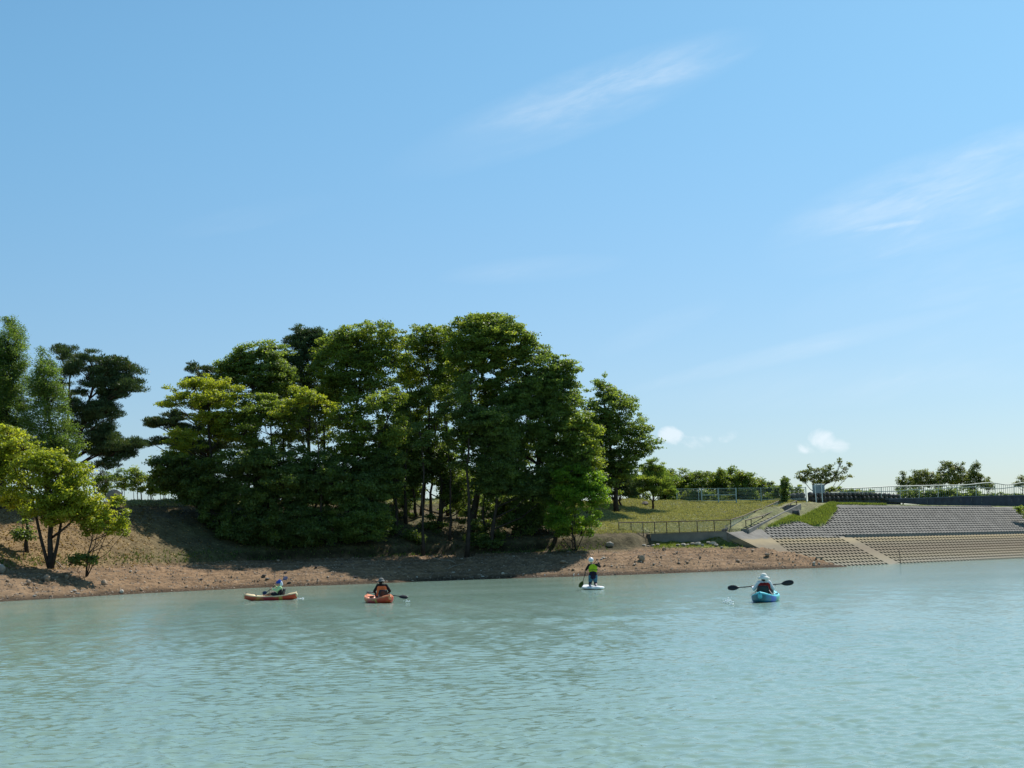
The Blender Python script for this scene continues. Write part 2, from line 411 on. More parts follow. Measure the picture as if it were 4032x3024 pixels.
bank = bank * (1 - .6 * (sstep(850, 1000, pxg) * sstep(2560, 2300, pxg) * sstep(1.85, 2.0, Zt) * sstep(2.75, 2.5, Zt))[..., None])  # darkens the bank lip in colour to stand in for the undercut's shadow
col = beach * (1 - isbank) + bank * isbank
gr = np.maximum(sstep(2230, 2330, pxg) * sstep(2.55, 2.9, zb - .75 * (pxg < 2565)), sstep(6.55, 7.0, zb))[..., None]
col = col * (1 - gr) + grassd * gr
fr = (sstep(2560, 2640, pxg) * sstep(1.85, 2.1, zb) * sstep(2.7, 2.5, zb))[..., None] * .8
col = col * (1 - fr) + green * fr
gm = (ingr | ((g1 > 0) & (Zt > 5.6)))[..., None]
col = np.where(gm, np.where((g2 > 1.4)[..., None], green, grassd * .8), col)
ny_, nx_ = X.shape
idx = np.arange(nx_ * ny_).reshape(ny_, nx_)
FQ = np.stack([idx[:-1, :-1], idx[:-1, 1:], idx[1:, 1:], idx[1:, :-1]], -1).reshape(-1, 4)
mg, n, l, b = newmat('soil')
at = n.new('ShaderNodeAttribute'); at.attribute_name = 'soil'
tcc = n.new('ShaderNodeTexCoord')
no = n.new('ShaderNodeTexNoise'); no.inputs['Scale'].default_value = 3.2; no.inputs['Detail'].default_value = 8; no.inputs['Roughness'].default_value = .7
l.new(tcc.outputs['Object'], no.inputs['Vector'])
rr = n.new('ShaderNodeValToRGB'); rr.color_ramp.elements[0].position = .3; rr.color_ramp.elements[1].position = .72
rr.color_ramp.elements[0].color = (.5, .48, .46, 1); rr.color_ramp.elements[1].color = (1.5, 1.5, 1.45, 1)
l.new(no.outputs['Fac'], rr.inputs[0])
mm = n.new('ShaderNodeMix'); mm.data_type = 'RGBA'; mm.blend_type = 'MULTIPLY'; mm.inputs[0].default_value = 1
l.new(at.outputs['Color'], mm.inputs[6]); l.new(rr.outputs[0], mm.inputs[7]); l.new(mm.outputs[2], b.inputs['Base Color'])
b.inputs['Roughness'].default_value = .95; b.inputs['Specular IOR Level'].default_value = .15
bp = n.new('ShaderNodeBump'); bp.inputs['Strength'].default_value = .9; bp.inputs['Distance'].default_value = .12
l.new(no.outputs['Fac'], bp.inputs['Height']); l.new(bp.outputs[0], b.inputs['Normal'])
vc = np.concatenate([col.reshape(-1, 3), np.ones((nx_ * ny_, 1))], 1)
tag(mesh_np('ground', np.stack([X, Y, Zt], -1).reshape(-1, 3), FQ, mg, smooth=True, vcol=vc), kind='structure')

# ------------------------------------------------------------------ water
def waves(X, Y, cellr, cellc):
    r = np.random.default_rng(3); z = np.zeros_like(X)
    amp_mod = .55 + .9 * fbm(X * .05, Y * .035, 3, 77)
    # a dark wind-ruffled streak that crosses the lake, and rougher water close by
    yc = 38.6 - .35 * X; st = np.exp(-((Y - yc) / 1.3) ** 2) * sstep(-7, -1, X) * sstep(5.2, 3.0, X)
    amp_mod = amp_mod * (1 + 1.1 * st) * (1 + .25 * sstep(17, 12, Y) * np.exp(-((X - .9) / 1.5) ** 2))
    for i in range(72):
        lam = .085 * (7.2 ** r.random()); th = r.normal(R(-82), R(42)); ph = r.random() * 6.283
        k = 2 * math.pi / lam; kx, ky = k * math.cos(th), k * math.sin(th)
        a = .00165 * lam ** .8 * (1 + .4 * r.normal())
        fade = np.clip((lam / np.maximum(cellr * abs(math.sin(th)) + cellc * abs(math.cos(th)), 1e-4) - 2.2) / 2.0, 0, 1)
        wx = X + .25 * (fbmw - .5) * 3; 
        fi = kx * wx + ky * Y + ph
        z += a * fade * (np.sin(fi) if i % 2 else 1.5 * (1 - 2 * np.abs(np.sin(fi / 2))))
    return z * amp_mod * 1.55
nr, nc = 1500, 470
rr_ = 1.2 * (8.0 / 1.2) ** np.linspace(0, 1, 60, endpoint=False)
rr_ = np.concatenate([rr_, 8.0 * (190 / 8.0) ** np.linspace(0, 1, nr)])
aa = np.concatenate([np.radians(np.linspace(-88, -24, 40, endpoint=False)), np.radians(np.linspace(-24, 24, nc)), np.radians(np.linspace(24, 88, 41))[1:]])
A_, R_ = np.meshgrid(aa, rr_); WX = R_ * np.sin(A_); WY = R_ * np.cos(A_)
fbmw = fbm(WX * .8, WY * .8, 3, 15)
cr = np.gradient(rr_)[:, None] * np.ones_like(A_); cc = R_ * np.gradient(aa)[None, :]
WZ = waves(WX, WY, cr, cc)
WZ *= sstep(1.0, 1.5, R_)
idw = np.arange(WX.size).reshape(WX.shape)
FW = np.stack([idw[:-1, :-1], idw[1:, :-1], idw[1:, 1:], idw[:-1, 1:]], -1).reshape(-1, 4)[:, ::-1]
mw, n, l, b = newmat('lake_water')
tcc = n.new('ShaderNodeTexCoord')
def mapn(scale, sc, det=4, rough=.6, rz=0):
    m_ = n.new('ShaderNodeMapping'); m_.inputs['Scale'].default_value = sc; m_.inputs['Rotation'].default_value = (0, 0, R(rz)); l.new(tcc.outputs['Object'], m_.inputs[0])
    t_n = n.new('ShaderNodeTexNoise'); t_n.inputs['Scale'].default_value = scale; t_n.inputs['Detail'].default_value = det; t_n.inputs['Roughness'].default_value = rough
    l.new(m_.outputs[0], t_n.inputs['Vector']); return t_n.outputs['Fac']
nA = mapn(4.2, (.5, 1, 1), 5, .7, 8); nB = mapn(.07, (.5, 1.6, 1), 3, .5, 10)
bp1 = n.new('ShaderNodeBump'); bp1.inputs['Strength'].default_value = 1.0; bp1.inputs['Distance'].default_value = .017
gz_ = n.new('ShaderNodeNewGeometry'); gs_ = n.new('ShaderNodeSeparateXYZ'); gm2 = n.new('ShaderNodeMapRange')
for i_, v_ in zip((1, 2, 3, 4), (22, 75, .010, .042)): gm2.inputs[i_].default_value = v_
l.new(gz_.outputs['Position'], gs_.inputs[0]); l.new(gs_.outputs[1], gm2.inputs[0]); l.new(gm2.outputs[0], bp1.inputs['Distance'])
l.new(nA, bp1.inputs['Height']); l.new(bp1.outputs[0], b.inputs['Normal'])
rc = n.new('ShaderNodeValToRGB'); rc.color_ramp.elements[0].position = .3; rc.color_ramp.elements[1].position = .7
rc.color_ramp.elements[0].color = (.18, .27, .205, 1); rc.color_ramp.elements[1].color = (.235, .335, .27, 1)
l.new(nB, rc.inputs[0]); l.new(rc.outputs[0], b.inputs['Base Color'])
b.inputs['Roughness'].default_value = .09; b.inputs['IOR'].default_value = 1.333
water = mesh_np('lake_water', np.stack([WX, WY, WZ], -1).reshape(-1, 3), FW, mw, smooth=True)
tag(water, kind='structure')

# ------------------------------------------------------------------ concrete dam face
def concrete(name, base, stain=True, var=.18):
    m, n, l, b = newmat(name)
    t = n.new('ShaderNodeTexCoord'); no = n.new('ShaderNodeTexNoise'); no.inputs['Scale'].default_value = 1.1; no.inputs['Detail'].default_value = 8; no.inputs['Roughness'].default_value = .65
    l.new(t.outputs['Object'], no.inputs['Vector'])
    r = n.new('ShaderNodeValToRGB'); r.color_ramp.elements[0].position = .3; r.color_ramp.elements[1].position = .7
    r.color_ramp.elements[0].color = [c * (1 - var) for c in base] + [1]; r.color_ramp.elements[1].color = [c * (1 + var) for c in base] + [1]
    l.new(no.outputs['Fac'], r.inputs[0]); c = r.outputs[0]
    if stain:      # silt left by the falling lake, in level bands
        sx = n.new('ShaderNodeSeparateXYZ'); l.new(t.outputs['Object'], sx.inputs[0])
        ad = n.new('ShaderNodeMath'); ad.operation = 'MULTIPLY_ADD'; ad.inputs[1].default_value = .5; l.new(no.outputs['Fac'], ad.inputs[0]); l.new(sx.outputs[2], ad.inputs[2])
        r2 = n.new('ShaderNodeValToRGB'); cr_ = r2.color_ramp
        stops = [(0.0, (0.147, 0.139, 0.110), 1), (.10, (0.265, 0.235, 0.173), 1), (.28, (0.255, 0.209, 0.131), 1), (.55, (0.196, 0.150, 0.095), 1), (.72, (0.206, 0.166, 0.105), 1), (.86, (0.323, 0.251, 0.137), 1), (.93, (0.304, 0.241, 0.137), 1), (1.0, (0.196, 0.203, 0.179), 1)]
        while len(cr_.elements) < len(stops): cr_.elements.new(.5)
        for e, (p, cc_, _) in zip(cr_.elements, stops): e.position = p; e.color = list(cc_) + [1]
        dv = n.new('ShaderNodeMath'); dv.operation = 'DIVIDE'; dv.inputs[1].default_value = 3.0; l.new(ad.outputs[0], dv.inputs[0]); l.new(dv.outputs[0], r2.inputs[0])
        mr = n.new('ShaderNodeMapRange'); mr.inputs[1].default_value = 2.72; mr.inputs[2].default_value = 2.9; mr.inputs[3].default_value = .9; mr.inputs[4].default_value = 0; l.new(ad.outputs[0], mr.inputs[0])
        mi = n.new('ShaderNodeMix'); mi.data_type = 'RGBA'; l.new(mr.outputs[0], mi.inputs[0]); l.new(c, mi.inputs[6]); l.new(r2.outputs[0], mi.inputs[7]); c = mi.outputs[2]
    l.new(c, b.inputs['Base Color']); b.inputs['Roughness'].default_value = .9; b.inputs['Specular IOR Level'].default_value = .2
    bp = n.new('ShaderNodeBump'); bp.inputs['Strength'].default_value = .4; bp.inputs['Distance'].default_value = .03; l.new(no.outputs['Fac'], bp.inputs['Height']); l.new(bp.outputs[0], b.inputs['Normal'])
    return m
conc = concrete('concrete_block_face', (.185, .172, .15), True, .3)
conc2 = concrete('concrete_plain', (.20, .19, .175), False)
concw = concrete('concrete_wall', (.22, .205, .18), False, .25)
cell_soil = simple('block_cell_soil', (.10, .085, .06), .95, .4, 3, .1)
def Q(s, t, dep=0.0):
    s = np.asarray(s, float); t = np.asarray(t, float)
    z = damz(s, t); x = D0[0] + s * DU[0] + t * DN[0]; y = D0[1] + s * DU[1] + t * DN[1]
    # sink square to the slope
    return np.stack([x + dep * DN[0] * .447, y + dep * DN[1] * .447, z - dep * .894], -1)
V = []; F4 = []; MI = []; nv = 0
PS, PT = .57, .49
scells = np.arange(-18, 62, PS)
LEFT = stpoly([(2960, 2083), (3000, 2083), (3055, 2133), (3110, 2175), (3180, 2215), (3210, 2275), (2200, 2275), (2200, 1880), (2950, 1880)])
for zone in (0, 1):
    if zone == 0: rows = np.arange(-1.1 + (5.24 + 1.1) % PT, 5.24 - .01, PT)
    else: rows = np.arange(0, 8.2, PT)
    for k, t0 in enumerate(rows):
        for s0 in scells:
            sc = s0 + PS / 2
            off = 0 if zone == 0 else 5.24 + float(berm(sc))
            tc_ = t0 + PT / 2 + off
            if zone == 1 and (t0 + PT) * .5 + ZB > float(ztop(sc)) : continue
            if inpoly(np.array([sc]), np.array([tc_]), G_EDGE)[0] or inpoly(np.array([sc]), np.array([tc_]), LEFT)[0]: continue
            o = [off] * 2 if zone == 0 else [5.24 + float(berm(s0)), 5.24 + float(berm(s0 + PS))]
            oc = lambda f: o[0] * (1 - f) + o[1] * f
            solid = (zone == 0 and 6.5 < s0 < 7.9)
            c4 = [(0, 0), (1, 0), (1, 1), (0, 1)]
            jit = random.uniform(-.02, .02)
            e = 1e-3
            outer = [Q(s0 + a * PS, (t0 + bb * PT) + oc(a) - (e if bb else -e)) for a, bb in c4]
            if solid:
                V += outer; F4.append([nv, nv + 1, nv + 2, nv + 3]); MI.append(0); nv += 4; continue
            a0, a1, b0, b1 = .17, .84, .24 + jit, .86
            ic = [(a0, b0), (a1, b0), (a1, b1), (a0, b1)]
            inner = [Q(s0 + a * PS, (t0 + bb * PT) + oc(a)) for a, bb in ic]
            dp = random.uniform(.09, .17)
            deep = [Q(s0 + a * PS, (t0 + bb * PT) + oc(a), dp) for a, bb in ic]
            V += outer + inner + deep
            for i in range(4):
                j = (i + 1) % 4
                F4.append([nv + i, nv + j, nv + 4 + j, nv + 4 + i]); MI.append(0)
                F4.append([nv + 4 + i, nv + 4 + j, nv + 8 + j, nv + 8 + i]); MI.append(0)
            F4.append([nv + 8, nv + 9, nv + 10, nv + 11]); MI.append(1); nv += 12
dam = empty('dam_embankment', (float(D0[0]), float(D0[1]), 0))
tag(dam, 'sloping dam face of gridded concrete blocks rising from the water to the bridge', 'dam')
OD = np.array([D0[0], D0[1], 0])
V = np.array(V) - OD
mesh_np('block_facing', V, np.array(F4), [conc, cell_soil], dam, midx=MI)
# berm walk and crest kerb, laid just proud of the blocks
mb = MB(); ss = np.arange(7.5, 62, 1.0)
for a, b2 in zip(ss[:-1], ss[1:]):
    q = [Q(a, 5.03), Q(b2, 5.03), Q(b2, 5.245 + float(berm(b2))), Q(a, 5.245 + float(berm(a)))]
    mb.hexa([p + np.array([0, 0, -.3]) for p in q], [p + np.array([0, 0, .02]) + np.array([0, 0, .22]) * (k_ < 2) for k_, p in enumerate(q)])
mb.build('berm_walkway', conc2, dam, origin=OD)
mb = MB()
for a in np.arange(17.0, 62, 1.0):
    def cp(s, dt, dz): 
        tt = 2 * (float(ztop(s)) - ZB) + 5.24 + float(berm(s)) + dt
        return (D0[0] + s * DU[0] + tt * DN[0], D0[1] + s * DU[1] + tt * DN[1], float(ztop(s)) + dz)
    mb.hexa([cp(a, -.75, -.6), cp(a + 1, -.75, -.6), cp(a + 1, .5, -.4), cp(a, .5, -.4)], [cp(a, -.75, -.33), cp(a + 1, -.75, -.33), cp(a + 1, .5, .05), cp(a, .5, .05)])
mb.build('crest_kerb', conc, dam, origin=OD)
# plain slab beside the wing wall
sl_px = [(2864, 2097), (2999, 2083), (3057, 2133), (3112, 2175), (3150, 2208), (3062, 2194)]
tp = [PD(a, b_, .03) for a, b_ in sl_px]; n_ = len(tp)
Vv = [tuple(p) for p in tp] + [(p.x, p.y, p.z - .5) for p in tp]
me = bpy.data.meshes.new('apron_slab'); me.from_pydata([tuple(np.array(v) - OD) for v in Vv], [], [list(range(n_))[::-1]] + [[i, (i + 1) % n_, n_ + (i + 1) % n_, n_ + i] for i in range(n_)]); me.materials.append(conc)
me.update(); o = bpy.data.objects.new('apron_slab', me); COL.objects.link(o); o.parent = dam

# retaining wall and wing wall
def wallrun(name, pts, th, depth, mat, parent, org, cap=None):
    mb = MB()
    for p, q in zip(pts[:-1], pts[1:]):
        p = Vector(p); q = Vector(q); d = (q - p); d.z = 0; d.normalize(); nrm = Vector((-d.y, d.x, 0)) * th
        dd = Vector((0, 0, depth))
        mb.hexa([p - dd, q - dd, q + nrm - dd, p + nrm - dd], [p, q, q + nrm, p + nrm])
    return mb.build(name, mat, parent, origin=org)
W0 = P(2562, 2104, 128.6); W1 = C0.copy(); W1.z = max(W1.z, W0.z)
org = np.array([W0.x, W0.y, 2.3])
rw = empty('retaining_wall', org); tag(rw, 'low grey streaked concrete wall under the brown railing beside the rusty corner of the beach', 'wall')
wallrun('wall', [W0, W1], .35, 1.6, concw, rw, org)
wallrun('coping', [W0 + Vector((-.02, -.03, .06)), W1 + Vector((0, -.03, .06))], .42, .055, conc2, rw, org)
mb = MB(); e0 = W0 + Vector((-.3, 0, .03)); mb.hexa([e0 + Vector((0, 0, -1.6)), e0 + Vector((.28, -.05, -1.6)), e0 + Vector((.28, 1.2, -1.6)), e0 + Vector((0, 1.2, -1.6))], [e0, e0 + Vector((.28, -.05, 0)), e0 + Vector((.28, 1.2, 0)), e0 + Vector((0, 1.2, 0))])
mb.build('end_pier', simple('old_dark_concrete', (.10, .085, .07), .9, .3, 3, .1), rw, origin=org)
org = np.array([C0.x, C0.y, 2.3])
ww = empty('wing_wall', org); tag(ww, 'dark sloping concrete wing wall running down beside the plain slab', 'wall')
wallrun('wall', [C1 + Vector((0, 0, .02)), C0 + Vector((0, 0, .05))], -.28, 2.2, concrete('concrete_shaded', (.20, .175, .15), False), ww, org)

# ------------------------------------------------------------------ trees
def leaves_at(cents, rads, counts, size, rg, aspect=.6, flat=.5, shell=2.4, needle=False):
    """small folded leaf quads filling ellipsoidal clumps; returns verts, faces, tint"""
    n = int(np.sum(counts)); ci = np.repeat(np.arange(len(cents)), counts)
    d = rg.normal(size=(n, 3)); d /= np.linalg.norm(d, axis=1)[:, None]
    r = rg.random(n) ** (1 / shell)
    # ragged clumps
    p = cents[ci] + d * r[:, None] * rads[ci] * (1 + .25 * rg.normal(size=(n, 1)) * .6)
    nm = rg.normal(size=(n, 3)) * .75 + d * .5 + np.array([0, 0, flat]); nm /= np.linalg.norm(nm, axis=1)[:, None]
    a = np.cross(nm, rg.normal(size=(n, 3))); 
    if needle: a = a * .4 + np.array([0, 0, .55]) + d * .5
    a /= np.linalg.norm(a, axis=1)[:, None]
    b = np.cross(nm, a); b /= np.maximum(np.linalg.norm(b, axis=1), 1e-3)[:, None]
    sz = size * (.65 + .7 * rg.random(n))[:, None]
    v = np.stack([p - a * sz * .5, p + b * sz * .5 * aspect, p + a * sz * .5, p - b * sz * .5 * aspect], 1).reshape(-1, 3)
    f = np.arange(4 * n).reshape(n, 4)
    base = rg.random(len(cents))
    tint = np.clip(.08 + .62 * base[ci] ** 1.3 + .38 * rg.random(n) - .04, 0, 1)
    return v, f, tint
KINDS = {   # clump radius, vertical squash, leaves per m3-ish, leaf size, aspect
 'yellow': (.50, .42, 120, .17, .7), 'lime': (.46, .5, 140, .16, .7), 'mid': (.52, .46, 125, .18, .7), 'mix': (.50, .45, 115, .18, .7),
 'deep': (.56, .5, 135, .18, .7), 'pine': (.60, .40, 330, .21, .24), 'feather': (.42, .75, 130, .13, .5), 'hedge': (.5, .6, 150, .16, .7),
 'cherry': (.45, .6, 105, .16, .7), 'grey': (.45, .3, 110, .16, .2)}
NLEAF = 0
GX = dict(yellow=1.3, lime=1.25, mid=1.35, mix=1.35, deep=1.4, pine=1.3, feather=1.35, hedge=1.3, cherry=1.2, grey=1.0)
GY = dict(yellow=1.35, lime=1.3, mid=1.45, mix=1.45, deep=1.45, pine=1.45, feather=1.4, hedge=1.35, cherry=1.2, grey=1.0)
FILL = dict(mid=.8, mix=.8, deep=.8, yellow=.65, lime=.6, feather=.6, pine=.5)
ORD = ['first', 'second', 'third', 'fourth', 'fifth', 'sixth', 'seventh', 'eighth', 'ninth', 'tenth', 'eleventh', 'twelfth']
def tree(name, label, kind, D, bpx, blobs, group=None, mat=None, trunk_r=.16, dens=1.0, cat='tree', path=None, depth=.95, seed=None, limbs=True, stems=1, size=1.0, basez=None, clr=1.0, fill=None):
    """a tree: base under photo column bpx at depth D; crown lobes (px, py, rx, ry[, depth offset])"""
    global NLEAF
    fill = FILL.get(kind, 0) if fill is None else fill
    rg = np.random.default_rng(seed if seed is not None else abs(int(bpx * 13 + D * 7)) % 99991)
    az = P(bpx, 2100, 100).x / 100; bx = az * D; by = D
    bz = Hs(bx, by) - .08 if basez is None else basez
    base = Vector((bx, by, bz))
    root = empty(name, base); tag(root, label, cat, group)
    cr, sq, lpc, ls, asp = KINDS[kind]; cr *= clr
    cents = []; rads = []; bc = []
    if fill and len(blobs) > 4:
        ex_ = []
        for _ in range(int(len(blobs) * fill)):
            i = rg.integers(len(blobs)); near_ = sorted(range(len(blobs)), key=lambda j: (blobs[j][0] - blobs[i][0]) ** 2 + 1.4 * (blobs[j][1] - blobs[i][1]) ** 2)[1:5]
            j = near_[rg.integers(len(near_))]; q = rg.uniform(.35, .65); ex_.append(tuple(blobs[i][k] * q + blobs[j][k] * (1 - q) for k in range(4)) + (rg.uniform(-.8, .8) * D / F * 60,))
        blobs = list(blobs) + ex_
    sc = D / F
    for bl in blobs:
        px, py, rx, ry = bl[:4]; rx, ry = rx * GX[kind], ry * GY[kind]; dz = bl[4] if len(bl) > 4 else rg.uniform(-.5, .5) * rx * sc * 1.2
        c = np.array(P(px, py, D + dz)); rxm, rym = rx * sc, ry * sc; rd = max(rxm * depth, .5)
        bc.append(c)
        ccr = min(cr, max(.28, min(rxm, rym) * .75))
        vol = rxm * rym * rd
        area = (rxm * rd + rxm * rym + rym * rd) / 3
        ncl = max(3, int(dens * 2.9 * area / (ccr * ccr) * (.8 + .12 * min(rxm, rym))))
        d = rg.normal(size=(ncl, 3)); d /= np.linalg.norm(d, axis=1)[:, None]
        r = (.25 + .75 * rg.random(ncl)) ** .55
        r = np.where(rg.random(ncl) < .14, r * rg.uniform(1.05, 1.3, ncl), r)
        inner = np.array([max(rxm - ccr * .6, .15), max(rd - ccr * .6, .15), max(rym - ccr * sq * .6, .1)])
        cc = c + d * r[:, None] * inner
        cents.append(cc)
        k = ccr * (.65 + .7 * rg.random(ncl))[:, None]
        rads.append(k * np.array([1, 1, sq])[None] * (1 + .25 * rg.normal(size=(ncl, 3))).clip(.5, 1.6))
    cents = np.concatenate(cents); rads = np.concatenate(rads)
    cnt = np.maximum(12, (lpc * (rads[:, 0] * rads[:, 1] * rads[:, 2]) ** (2 / 3) * 4.0 * (.75 + .5 * rg.random(len(cents))) / (size * size)).astype(int))
    v, f, tint = leaves_at(cents, rads, cnt, ls * size, rg, asp, .9 if kind != 'pine' else .1, needle=kind in ('pine', 'grey'))
    NLEAF += len(f)
    mesh_np('crown', v - np.array(base), f, mat or LM[kind], root, fattr=tint)
    # trunk and limbs
    mb = MB(); bc = np.array(bc); top = bc[np.argmax(bc[:, 2])]
    if path: pts = [base] + [P(a, b_, D) for a, b_ in path]
    else:
        mid = Vector(bc.mean(0)); tv = Vector(top)
        pts = [base]
        for q in (.25, .5, .75, 1.0):
            tgt = base.lerp(mid, min(1, q * 1.6)) if q < .6 else mid.lerp(tv, (q - .5) * 2)
            zz = base.z + (tv.z - base.z) * q
            pts.append(Vector((tgt.x + rg.normal() * .12, tgt.y + rg.normal() * .12, zz)))
    rs = [trunk_r * (1.35 if i == 0 else 1 - .8 * i / (len(pts) - 1)) for i in range(len(pts))]
    # denser curve
    P2 = []; R2 = []
    for i in range(len(pts) - 1):
        for q in (0, .33, .66):
            pp = pts[i].lerp(pts[i + 1], q); 
            if not (i == 0 and q == 0): pp = pp + Vector((rg.normal() * .04, rg.normal() * .04, 0))
            P2.append(pp); R2.append(rs[i] * (1 - q) + rs[i + 1] * q)
    P2.append(pts[-1]); R2.append(rs[-1])
    mb.tube(P2, R2, 8)
    for _ in range(stems - 1):
        k = len(P2); o_ = Vector((rg.normal() * .35, rg.normal() * .35, 0)); tg = Vector(bc[rg.integers(len(bc))])
        a0 = base + o_ * .35; a1 = a0.lerp(tg, .5) + o_ * .5
        mb.tube([a0, a0.lerp(a1, .5) + o_ * .2, a1, tg], [trunk_r * .8, trunk_r * .7, trunk_r * .5, .02], 6)
    if limbs:
        def near(z):
            i = min(range(len(P2)), key=lambda j: abs(P2[j].z - z)); return P2[i], R2[i]
        for c in bc:
            c = Vector(c); h = c.z - base.z; dx = math.hypot(c.x - P2[len(P2) // 2].x, c.y - P2[len(P2) // 2].y)
            p0, r0 = near(max(base.z + h * .35, c.z - .55 * dx - .6))
            m = p0.lerp(c, .5) + Vector((rg.normal() * .15, rg.normal() * .15, -.15 - .06 * dx)) if kind != 'pine' else p0.lerp(c, .5) + Vector((0, 0, .15))
            r0 = min(r0 * .6, trunk_r * .5)
            mb.tube([p0, p0.lerp(m, .5), m, m.lerp(c, .5) + Vector((0, 0, .05)), c], [r0, r0 * .85, r0 * .7, r0 * .5, .02], 5)
        m_ = min(len(cents), 130)
        for i in rg.choice(len(cents), m_, replace=False):
            c = Vector(cents[i]); j = int(np.argmin(np.linalg.norm(bc - cents[i], axis=1))); q = Vector(bc[j])
            q = q.lerp(c, -.1) - Vector((0, 0, .2))
            mb.tube([q, q.lerp(c, .5) + Vector((rg.normal() * .08, rg.normal() * .08, 0)), c], [.035, .025, .01], 4, False)
    mb.build('trunk', barkp if kind == 'pine' else bark, root, origin=np.array(base), smooth=True)
    return root

# --- left side
tree('redwood_tree', 'tall feathery green conifer cut by the left edge of the photo', 'feather', 112, 15, [(42, 1275, 28, 50), (38, 1350, 55, 65), (40, 1440, 75, 75), (-20, 1420, 60, 80), (30, 1540, 95, 80), (-50, 1560, 80, 100), (20, 1640, 110, 80), (-60, 1700, 100, 90), (40, 1740, 100, 80), (-10, 1820, 100, 70)], trunk_r=.3, dens=1.25)
tree('redwood_tree', 'shorter feathery green conifer between the tall conifer and the leaning pine', 'feather', 109, 190, [(165, 1400, 28, 40), (185, 1460, 52, 55), (160, 1540, 60, 60), (205, 1570, 65, 65), (180, 1650, 85, 70), (215, 1730, 80, 65), (150, 1740, 80, 60), (240, 1800, 60, 45), (180, 1820, 90, 50)], trunk_r=.22, dens=1.25)
tree('pine_tree', 'tall dark pine with a bare leaning trunk left of the open sky gap', 'pine', 115, 262, [(262, 1385, 45, 28), (330, 1400, 50, 26), (395, 1440, 55, 28), (470, 1420, 40, 20), (500, 1455, 40, 24), (520, 1510, 42, 26), (300, 1450, 50, 28), (450, 1490, 60, 30), (380, 1500, 50, 24), (430, 1550, 55, 28), (485, 1540, 40, 20), (330, 1530, 45, 22), (400, 1600, 45, 25), (440, 1640, 45, 30), (350, 1630, 50, 28), (430, 1700, 50, 30), (380, 1690, 55, 30), (290, 1600, 40, 25), (400, 1760, 60, 32), (460, 1765, 60, 35), (520, 1760, 40, 40), (350, 1740, 45, 30), (545, 1735, 25, 25), (430, 1820, 45, 22), (290, 1680, 45, 30)],
     path=[(275, 1850), (310, 1730), (335, 1630), (362, 1540), (372, 1460), (340, 1400)], trunk_r=.2, dens=1.3)
tree('pine_tree', 'straight dark pine trunk just left of the leaning pine', 'pine', 117, 268, [(250, 1400, 30, 22), (275, 1440, 40, 24), (250, 1520, 40, 30), (280, 1560, 40, 26)], path=[(268, 1800), (270, 1640), (275, 1500), (272, 1420)], trunk_r=.16)
tree('cedar_tree', 'thin grey-green cedar with drooping boughs under the leaning pine', 'grey', 121, 372, [(350, 1830, 50, 18), (395, 1860, 45, 16), (340, 1880, 40, 16), (380, 1905, 40, 14), (420, 1890, 28, 12)], trunk_r=.09, dens=.8)
tree('maple_tree', 'yellow-green spreading tree with a forked trunk on the left bank', 'yellow', 96, 201, [(90, 1760, 70, 40), (190, 1800, 70, 40), (140, 1830, 90, 45), (230, 1860, 85, 45), (300, 1850, 50, 35), (110, 1910, 80, 45), (200, 1930, 90, 50), (290, 1930, 80, 50), (250, 1990, 90, 45), (160, 2000, 80, 42), (360, 1960, 60, 40), (330, 2010, 60, 35), (210, 2045, 70, 25)],
     path=[(200, 2060), (203, 1990), (195, 1900), (180, 1820)], trunk_r=.17, dens=.95, stems=3)
tree('maple_tree', 'yellow-green tree with a thin trunk at the left edge, left of the forked one', 'yellow', 98, 106, [(30, 1700, 65, 35), (-20, 1740, 60, 45), (60, 1750, 60, 40), (0, 1820, 70, 45), (50, 1870, 60, 45), (-30, 1900, 60, 50), (40, 1950, 60, 40), (90, 1990, 45, 30), (20, 1790, 50, 40)], path=[(106, 2060), (104, 1960), (60, 1850), (30, 1730)], trunk_r=.12, dens=.95)
tree('maple_sapling', 'small bright yellow-green sapling reaching right over the shaded slope', 'yellow', 96, 340, [(400, 2030, 60, 28), (450, 2060, 50, 24), (360, 2000, 60, 35), (330, 2060, 45, 28), (485, 2050, 28, 18), (420, 2085, 45, 20), (490, 2100, 25, 13), (345, 2090, 35, 18), (440, 1990, 45, 26), (500, 2015, 22, 14), (470, 1950, 30, 18)], path=[(355, 2130), (370, 2090), (390, 2040)], trunk_r=.055, dens=.95, stems=3)
tree('shrub', 'dark green shrub beside the thin trunk on the left bank', 'deep', 97, 95, [(90, 2075, 38, 40), (110, 2100, 30, 25)], cat='shrub', trunk_r=.03, dens=.8)
tree('shrub', 'dark weedy shrub at the foot of the bright sapling', 'deep', 95, 325, [(310, 2200, 42, 24), (345, 2205, 35, 18), (280, 2210, 25, 15)], cat='shrub', trunk_r=.02, dens=.8)
for i, (px, py, rx, ry) in enumerate([(415, 1895, 45, 45), (480, 1885, 45, 42), (540, 1890, 48, 45), (595, 1905, 42, 40), (650, 1900, 55, 50), (705, 1890, 50, 55)]):
    tree('small_tree', ORD[i] + ' from the left of the small skyline trees left of the grove', 'hedge', 152, px, [(px - rx * .3, py, rx * .7, ry * .75), (px + rx * .3, py + 8, rx * .7, ry * .7), (px, py - ry * .35, rx * .6, ry * .6), (px, py + ry * .7, rx * .6, ry * .4)], group='small trees on the skyline left of the grove', trunk_r=.07, dens=.7, stems=4)
